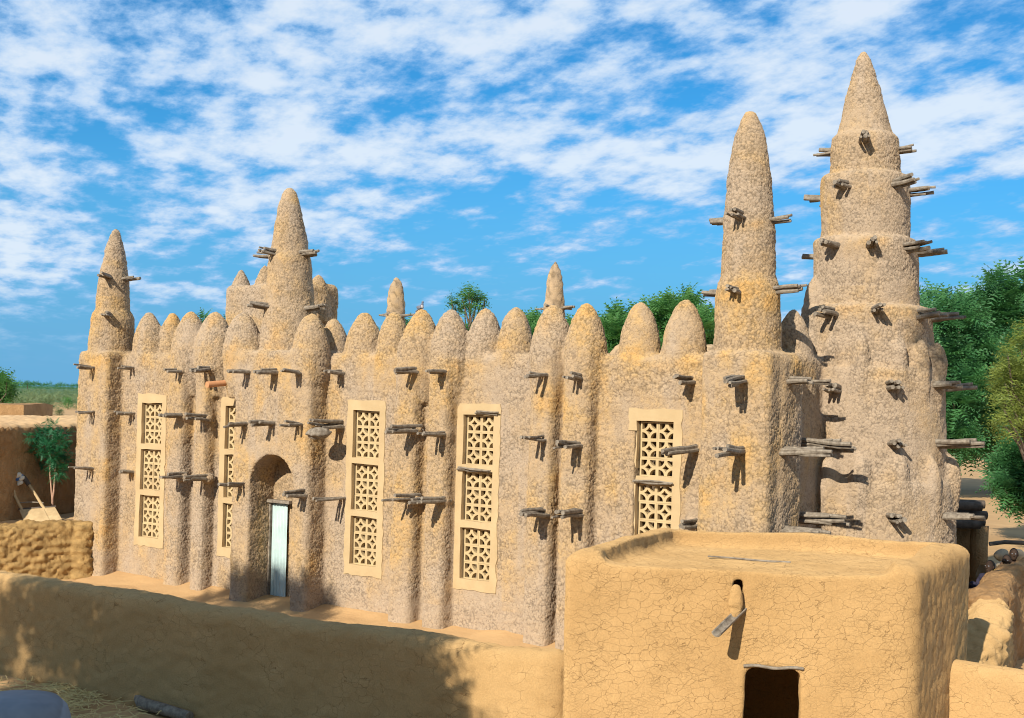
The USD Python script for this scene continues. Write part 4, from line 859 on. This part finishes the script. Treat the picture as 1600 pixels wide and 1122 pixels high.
for x, y, w_, lb in ((24, 601, 5, 'tiny far tree on the horizon at left'), (43, 599.5, 8, 'larger far tree on the horizon at left')):
    Yf = 1400.; p = at(x, y, Yf); t = thing('far_tree', (p[0], Yf, 0), label=lb, cat='tree'); rm = w_ / FPX * Yf * .6
    v_, f_ = foliage(np.array([(0, 0, p[2]), (-rm * .8, 0, p[2] - 1), (rm * .8, 0, p[2] - .6)]), np.array([rm, rm * .6, rm * .7]), 300, 1.6, 79, 3, .2, .8); obj('crown', (v_, f_), M['leaf_dark'], t)
    obj('trunk', tube([(0, 0, -.2), (0, 0, p[2])], [.5, .3], 7), M['bark'], t)

# trees outside the picture whose shade falls into it
tree('shade_tree', (-9.3, 6.2, 0), [(-5.8, 6.9, 6.1, 1.1), (-7.2, 6.9, 6.6, 1.4), (-7.9, 7.3, 6.7, 1.5), (-9.2, 7.6, 6.7, 1.5), (-10.6, 8.2, 6.6, 1.5), (-6.8, 6.4, 5.3, 1.0), (-7.5, 6.8, 5.6, 1.1), (-9.0, 7.2, 5.5, 1.2), (-11.8, 8.8, 6.3, 1.5), (-6.0, 6.6, 5.2, .8), (-6.5, 7.2, 6.7, .9), (-6.9, 6.2, 4.8, 1.0), (-8.2, 6.4, 4.7, 1.0), (-10.2, 7.2, 5.0, 1.2), (-8.1, 6.9, 6.1, 1.4), (-7.5, 6.6, 5.7, 1.1), (-9.8, 7.4, 6.2, 1.3), (-6.2, 5.6, 5.9, 1.2), (-7.1, 5.2, 6.4, 1.5), (-9.0, 5.2, 6.6, 1.6), (-7.9, 3.8, 6.0, 1.5), (-6.8, 4.0, 6.2, 1.4)], 'leaf_mid', 19000, .42, 51, 'large leafy tree left of the viewpoint that shades the yard wall', .28, None)
tree('shade_tree', (-14.2, 13.5, 0), [(-10.6, 12.5, 8.1, .6), (-11.5, 13.0, 8.3, .7), (-10.2, 12.2, 7.6, .4), (-12.4, 13.4, 8.2, .7)], 'leaf_mid', 1000, .42, 52, 'tall thin tree left of the picture that shades the foot of the door block', .2, None)
tree('shade_tree', (9.0, 8.5, 0), [(3.5, 11.2, 9.3, .8), (4.3, 11.5, 9.6, 1.0), (3.9, 10.6, 9.0, .7), (5.1, 11.4, 9.4, 1.0), (4.4, 12.5, 9.8, .8), (2.7, 12.0, 11.8, .8), (3.6, 12.3, 12.0, 1.0), (4.6, 12.8, 12.2, 1.0), (3.4, 13.2, 12.6, .9)], 'leaf_mid', 4800, .42, 53, 'tall tree right of the viewpoint that shades the seated people', .25, None)

rr = np.random.default_rng(61)
tree('shade_tree', (-1.5, -4.5, 0), [(x_, y_, rr.uniform(5.2, 7.4), rr.uniform(1.0, 1.5)) for x_ in (-6.5, -4.6, -2.8, -1.0, 0.8, 2.6) for y_ in (-5.0, -3.2, -1.6)], 'leaf_mid', 9000, .6, 54, 'broad tree added behind the viewpoint to block sky light', .35, None)  # unseen canopy, added to cut sky light and deepen the foreground shade

# ------------------------------------------------------------------ right background: log shelter, stones, people
sh = thing('log_shelter', (0, 0, 0), label='low shelter roofed with thick dark logs beside the great tower', cat='shelter')
for k in range(9):
    lay, c_ = k // 3, k % 3
    y_ = 27.4 + c_ * .34 + .12 * (lay % 2); z_ = 1.80 + lay * .19; rr = np.random.default_rng(k)
    x1 = at(1542, 800, y_)[0] - rr.uniform(0, .25)
    obj('log', tube([(x1 - 3.2, y_ + .1, z_), (x1 - 1.5, y_, z_ + .02), (x1, y_ - .05, z_)], [.10, .105, .095], 10), M['dark_wood'], sh, smooth=50)
for x_ in (1530, 1440):
    p = at(x_, 850, 27.75); m = trimesh.creation.cylinder(.19, 1.75, sections=14); m.apply_translation((p[0], 27.75, .86)); m = m.subdivide().subdivide(); m.vertices += (meshkit.fbm(m.vertices * 3, 3, 3)[:, None] - .5) * .08
    obj('post', m, M['dark_house'], sh, smooth=True)
bw_ = trimesh.creation.box((3.4, .3, 1.75)).subdivide().subdivide().subdivide().subdivide(); bw_.vertices += (meshkit.fbm(bw_.vertices * 2, 3, 8)[:, None] - .5) * .12; bw_.apply_translation((at(1530, 850, 28.3)[0] - 1.75, 28.35, .87))
obj('rear_wall', bw_, M['dark_house'], sh, smooth=40)  # dark panel added so the gap under the logs looks like a shaded interior
rr = np.random.default_rng(12)
for k, (x, y, w_, h_) in enumerate(((1566, 868, 26, 22), (1590, 868, 22, 22), (1612, 872, 24, 20), (1572, 884, 30, 14))):
    Yk = 26.6 - .3 * (k == 3); p = at(x, y, Yk); m = trimesh.creation.icosphere(3, 1.0); m.vertices *= np.array([w_, 22, h_]) / 2 / FPX * Yk; m.vertices += m.vertices * (meshkit.fbm(m.vertices * 4 + k, 3, k)[:, None] - .5) * .7; m.apply_translation(p)
    obj('boulder', m, M['stone'], smooth=True, label=['pale boulder at the left of the pile behind the seated people', 'pale boulder in the middle of the pile behind the seated people', 'pale boulder cut by the right edge behind the seated people', 'wide pale boulder at the bottom of the pile behind the people'][k], cat='boulder')
m = trimesh.creation.box((3.4, 1.4, .95)); m = m.subdivide().subdivide().subdivide().subdivide(); p = at(1582, 890, 26.9); m.vertices += (meshkit.fbm(m.vertices * 1.6, 3, 3)[:, None] - .5) * .3; m.apply_translation((p[0] + 1.2, 27.3, .4)); obj('earth_mound', m, M['stone'], kind='structure', smooth=40, label='low earth mound under the boulders')
pole = tube([at(1546, 850, 30), at(1570, 847, 30), at(1640, 850, 30)], [.05, .05, .05], 8); obj('long_pole', pole, M['dark_wood'], smooth=50, label='long dark pole lying level behind the boulders', cat='pole')
for pth in [(1546.5, 1.6), (1640, 1.6)]:
    pass

def person(loc, face, label, cloth, seed, yaw=0.0):
    """A seated figure, knees drawn up, hands on the knees."""
    t = thing('person', loc, face, label=label, cat='person', group=None)
    J = dict(pelvis=((0, 0, .13), .135), belly=((0, .02, .30), .125), chest=((0, .05, .47), .14), neck=((0, .05, .60), .055), neck2=((0, .065, .66), .05),
             shl=((-.17, .04, .545), .062), shr=((.17, .04, .545), .062), ell=((-.24, .12, .33), .043), elr=((.24, .12, .33), .043), wrl=((-.15, .36, .40), .028), wrr=((.15, .36, .40), .028),
             hpl=((-.09, .03, .12), .095), hpr=((.09, .03, .12), .095), knl=((-.13, .40, .42), .062), knr=((.13, .40, .42), .062), anl=((-.12, .43, .07), .038), anr=((.12, .43, .07), .038), tol=((-.125, .60, .03), .028), tor=((.125, .60, .03), .028))
    def hull(a, b, dic=J):
        return m3.Manifold.batch_hull([m3.Manifold.sphere(dic[k][1], 20).translate(dic[k][0]) for k in (a, b)])
    def solid(pairs, extra=(), ref=.022):
        s = m3.Manifold.batch_boolean([hull(*x) for x in pairs] + list(extra), m3.OpType.Add).refine_to_length(ref)
        mm = s.to_mesh(); tm_ = trimesh.Trimesh(mm.vert_properties[:, :3], mm.tri_verts); trimesh.smoothing.filter_taubin(tm_, iterations=8); return tm_
    head = m3.Manifold.sphere(.095, 28).scale((.82, 1.0, 1.18)).translate((0, .085, .765)); jaw = m3.Manifold.sphere(.05, 20).translate((0, .125, .70))
    hd = m3.Manifold.batch_hull([head, jaw]); nose = m3.Manifold.batch_hull([m3.Manifold.sphere(.012, 12).translate((0, .175, .785)), m3.Manifold.sphere(.017, 12).translate((0, .19, .75))])
    ears = [m3.Manifold.sphere(.028, 14).scale((.4, .8, 1.1)).translate((s * .08, .08, .76)) for s in (-1, 1)]
    lips = m3.Manifold.sphere(.02, 12).scale((1.3, .6, .5)).translate((0, .172, .715))
    fingers = []
    for s in (-1, 1):
        palm = m3.Manifold.batch_hull([m3.Manifold.sphere(.018, 10).translate((s * .15 + o, y, z)) for o in (-.028, .028) for y, z in ((.385, .425), (.45, .455))]); fingers.append(palm)
        for k, fl_ in enumerate((.062, .072, .068, .052)):
            o = s * .15 + (k - 1.5) * .019
            a, b, c = (o, .455, .457), (o, .455 + fl_ * .55, .45), (o, .455 + fl_ * .8, .425)
            fingers.append(m3.Manifold.batch_hull([m3.Manifold.sphere(.0085, 8).translate(a), m3.Manifold.sphere(.008, 8).translate(b)]))
            fingers.append(m3.Manifold.batch_hull([m3.Manifold.sphere(.008, 8).translate(b), m3.Manifold.sphere(.007, 8).translate(c)]))
        fingers.append(m3.Manifold.batch_hull([m3.Manifold.sphere(.011, 8).translate((s * .122, .40, .43)), m3.Manifold.sphere(.009, 8).translate((s * .09, .44, .425))]))
    body = solid([('pelvis', 'belly'), ('belly', 'chest'), ('chest', 'neck'), ('neck', 'neck2'), ('chest', 'shl'), ('chest', 'shr'), ('shl', 'ell'), ('shr', 'elr'), ('ell', 'wrl'), ('elr', 'wrr'), ('hpl', 'knl'), ('hpr', 'knr'), ('hpl', 'pelvis'), ('hpr', 'pelvis'), ('knl', 'anl'), ('knr', 'anr'), ('anl', 'tol'), ('anr', 'tor')], [hd, nose, lips] + ears + fingers, .014)
    obj('body', body, M['skin'], t, smooth=True)
    G = {k: (v[0], v[1] + .02) for k, v in J.items()}
    hw = lambda a, b: hull(a, b, G)
    robe = m3.Manifold.batch_boolean([hw('pelvis', 'belly'), hw('belly', 'chest'), hw('chest', 'shl'), hw('chest', 'shr'), hw('shl', 'ell'), hw('shr', 'elr'), hw('hpl', 'knl'), hw('hpr', 'knr'), hw('hpl', 'hpr')], m3.OpType.Add).refine_to_length(.025)
    mm = robe.to_mesh(); rt = trimesh.Trimesh(mm.vert_properties[:, :3], mm.tri_verts); trimesh.smoothing.filter_taubin(rt, iterations=6); rt.vertices += (meshkit.noise(rt.vertices * 22, seed)[:, None] - .5) * .012
    obj('robe', rt, M[cloth], t, smooth=True)
    cap = m3.Manifold.sphere(.102, 28).scale((.84, 1.02, 1.16)).translate((0, .075, .775)) - m3.Manifold.cube((.4, .4, .4), True).translate((0, .29, .70)) - m3.Manifold.cube((.4, .4, .2), True).translate((0, .08, .63))
    obj('hair', cap, M['hair'], t, smooth=40)
    for s in (-1, 1):
        e = trimesh.creation.icosphere(2, .011); e.apply_translation((s * .032, .166, .785)); obj('eye', e, M['basin'], t, smooth=True)
def seat_at(x, y, Yp):     # the crown of the head at this pixel
    p = at(x, y, Yp); return (p[0], p[1], p[2] - .875)
for k, (x, y, Yp, fc, lb, cl_) in enumerate(((1551, 876, 23.6, 2.2, 'person in dark clothes sitting nearest the tower, left of the three', 'cloth_dark'), (1574.5, 867, 24.6, 2.6, 'person in yellow sitting in the middle of the three', 'cloth_yellow'), (1584, 857, 25.3, 2.8, 'person in brown sitting behind, right of the three', 'cloth_brown'))):
    p = seat_at(x, y, Yp)
    m = trimesh.creation.box((.8, .6, max(p[2], .1))); m = m.subdivide().subdivide().subdivide(); m.vertices += (meshkit.fbm(m.vertices * 3, 2, k)[:, None] - .5) * .08; m.apply_translation((p[0], p[1], max(p[2], .1) / 2 - .02))
    obj('mud_bench', m, M['stone'], smooth=40, label=['rough mud seat under the person in dark clothes', 'rough mud seat under the person in yellow', 'rough mud seat under the person in brown'][k], cat='bench')
    person(p, fc, lb, cl_, k)

# ------------------------------------------------------------------ small things in the yard
pg = thing('pigeon', (0, 0, 0), label='grey pigeon perched on a pinnacle left of the middle', cat='pigeon')
pb = at(657.5, 486, 23.75); 
def ell(c, s_, n=3): m = trimesh.creation.icosphere(n, 1.0); m.vertices *= s_; m.apply_translation(np.array(c)); return m
def tilt(m, a): m.apply_transform(trimesh.transformations.rotation_matrix(a, (1, 0, 0))); return m
S1 = m3.Manifold.batch_hull([m3.Manifold.sphere(.055, 20).translate((0, -.02, .10)), m3.Manifold.sphere(.045, 20).translate((0, .05, .06))])
S2 = m3.Manifold.batch_hull([m3.Manifold.sphere(.034, 16).translate((0, -.045, .135)), m3.Manifold.sphere(.026, 16).translate((0, -.05, .195))])
S3 = m3.Manifold.batch_hull([m3.Manifold.sphere(.03, 16).translate((0, .05, .06)), m3.Manifold.cube((.07, .01, .012), True).translate((0, .16, -.01))])
bd = (S1 + S2 + S3 + m3.Manifold.sphere(.028, 16).translate((0, -.058, .205))).refine_to_length(.012).to_mesh()
bt = trimesh.Trimesh(bd.vert_properties[:, :3], bd.tri_verts); trimesh.smoothing.filter_taubin(bt, iterations=6)
R_ = trimesh.transformations.rotation_matrix(0.9, (0, 0, 1)); T_ = trimesh.transformations.translation_matrix(pb) @ np.diag([.72, .72, .8, 1])
for nm, m, mm in [('body', bt, 'pigeon'), ('beak', tube([(0, -.08, .205), (0, -.108, .198)], [.008, .002], 6), 'beak'), ('breast', ell((0, -.045, .10), (.045, .035, .05)), 'pale_feather')] + [('wing', ell((s * .05, .03, .085), (.014, .085, .04)), 'pigeon') for s in (-1, 1)] + [('leg', tube([(s * .02, 0, .06), (s * .02, -.01, -.01)], [.006, .005], 6), 'beak') for s in (-1, 1)]:
    m.apply_transform(T_ @ R_); obj(nm, m, M[mm], pg, smooth=True)

bs = thing('metal_basin', (*on_ground(20, 1150)[:2], 0), .2, label='grey metal basin turned upside down in the lower left corner', cat='basin')
prof = np.array([(0, .50), (.30, .49), (.52, .44), (.62, .34), (.66, .22), (.68, .08), (.70, .02)])
obj('bowl', trimesh.creation.revolve(prof[::-1], sections=48), M['basin'], bs, smooth=40)
ring = trimesh.creation.torus(.70, .025, major_sections=48, minor_sections=8); ring.apply_translation((0, 0, .035)); obj('rim', ring, M['rim'], bs, smooth=True)
l0, l1, l2 = on_ground(208, 1088), on_ground(222, 1108), on_ground(275, 1124)
lg = [l0 + (0, 0, .12), lerp(l0, l1, .6) + (0, 0, .1), l1 + (0, 0, .07), lerp(l1, l2, .5) + (0, 0, .08), l2 + (0.2, -.1, .06)]
obj('dry_branch', tube(lg, [.05, .075, .085, .08, .07], 9), M['wood'], smooth=50, label='crooked grey branch lying on straw at the foot of the wall', cat='branch')
rr = np.random.default_rng(9); vs, fs = [], []
for k in range(900):
    p = on_ground(rr.normal(95, 70), rr.uniform(1068, 1135)) if k > 250 else on_ground(rr.normal(105, 22), rr.uniform(1076, 1105))
    a = rr.uniform(0, np.pi); ln_ = rr.uniform(.06, .28); d = np.array([math.cos(a), math.sin(a), rr.normal(0, .12)]) * ln_; z_ = .03 + rr.uniform(0, .05)
    w_ = np.array([-math.sin(a), math.cos(a), 0]) * .005; b = p + (0, 0, z_)
    q4 = [b - w_, b + w_, b + d + w_, b + d - w_, b + d / 2 + (0, 0, .008)]; o = len(vs); vs += q4; fs += [(o, o + 1, o + 4), (o + 1, o + 2, o + 4), (o + 2, o + 3, o + 4), (o + 3, o, o + 4), (o, o + 3, o + 2), (o, o + 2, o + 1)]
obj('straw', (np.array(vs), np.array(fs)), M['straw'], kind='stuff', label='scattered yellow straw on the ground by the wall', cat='straw')
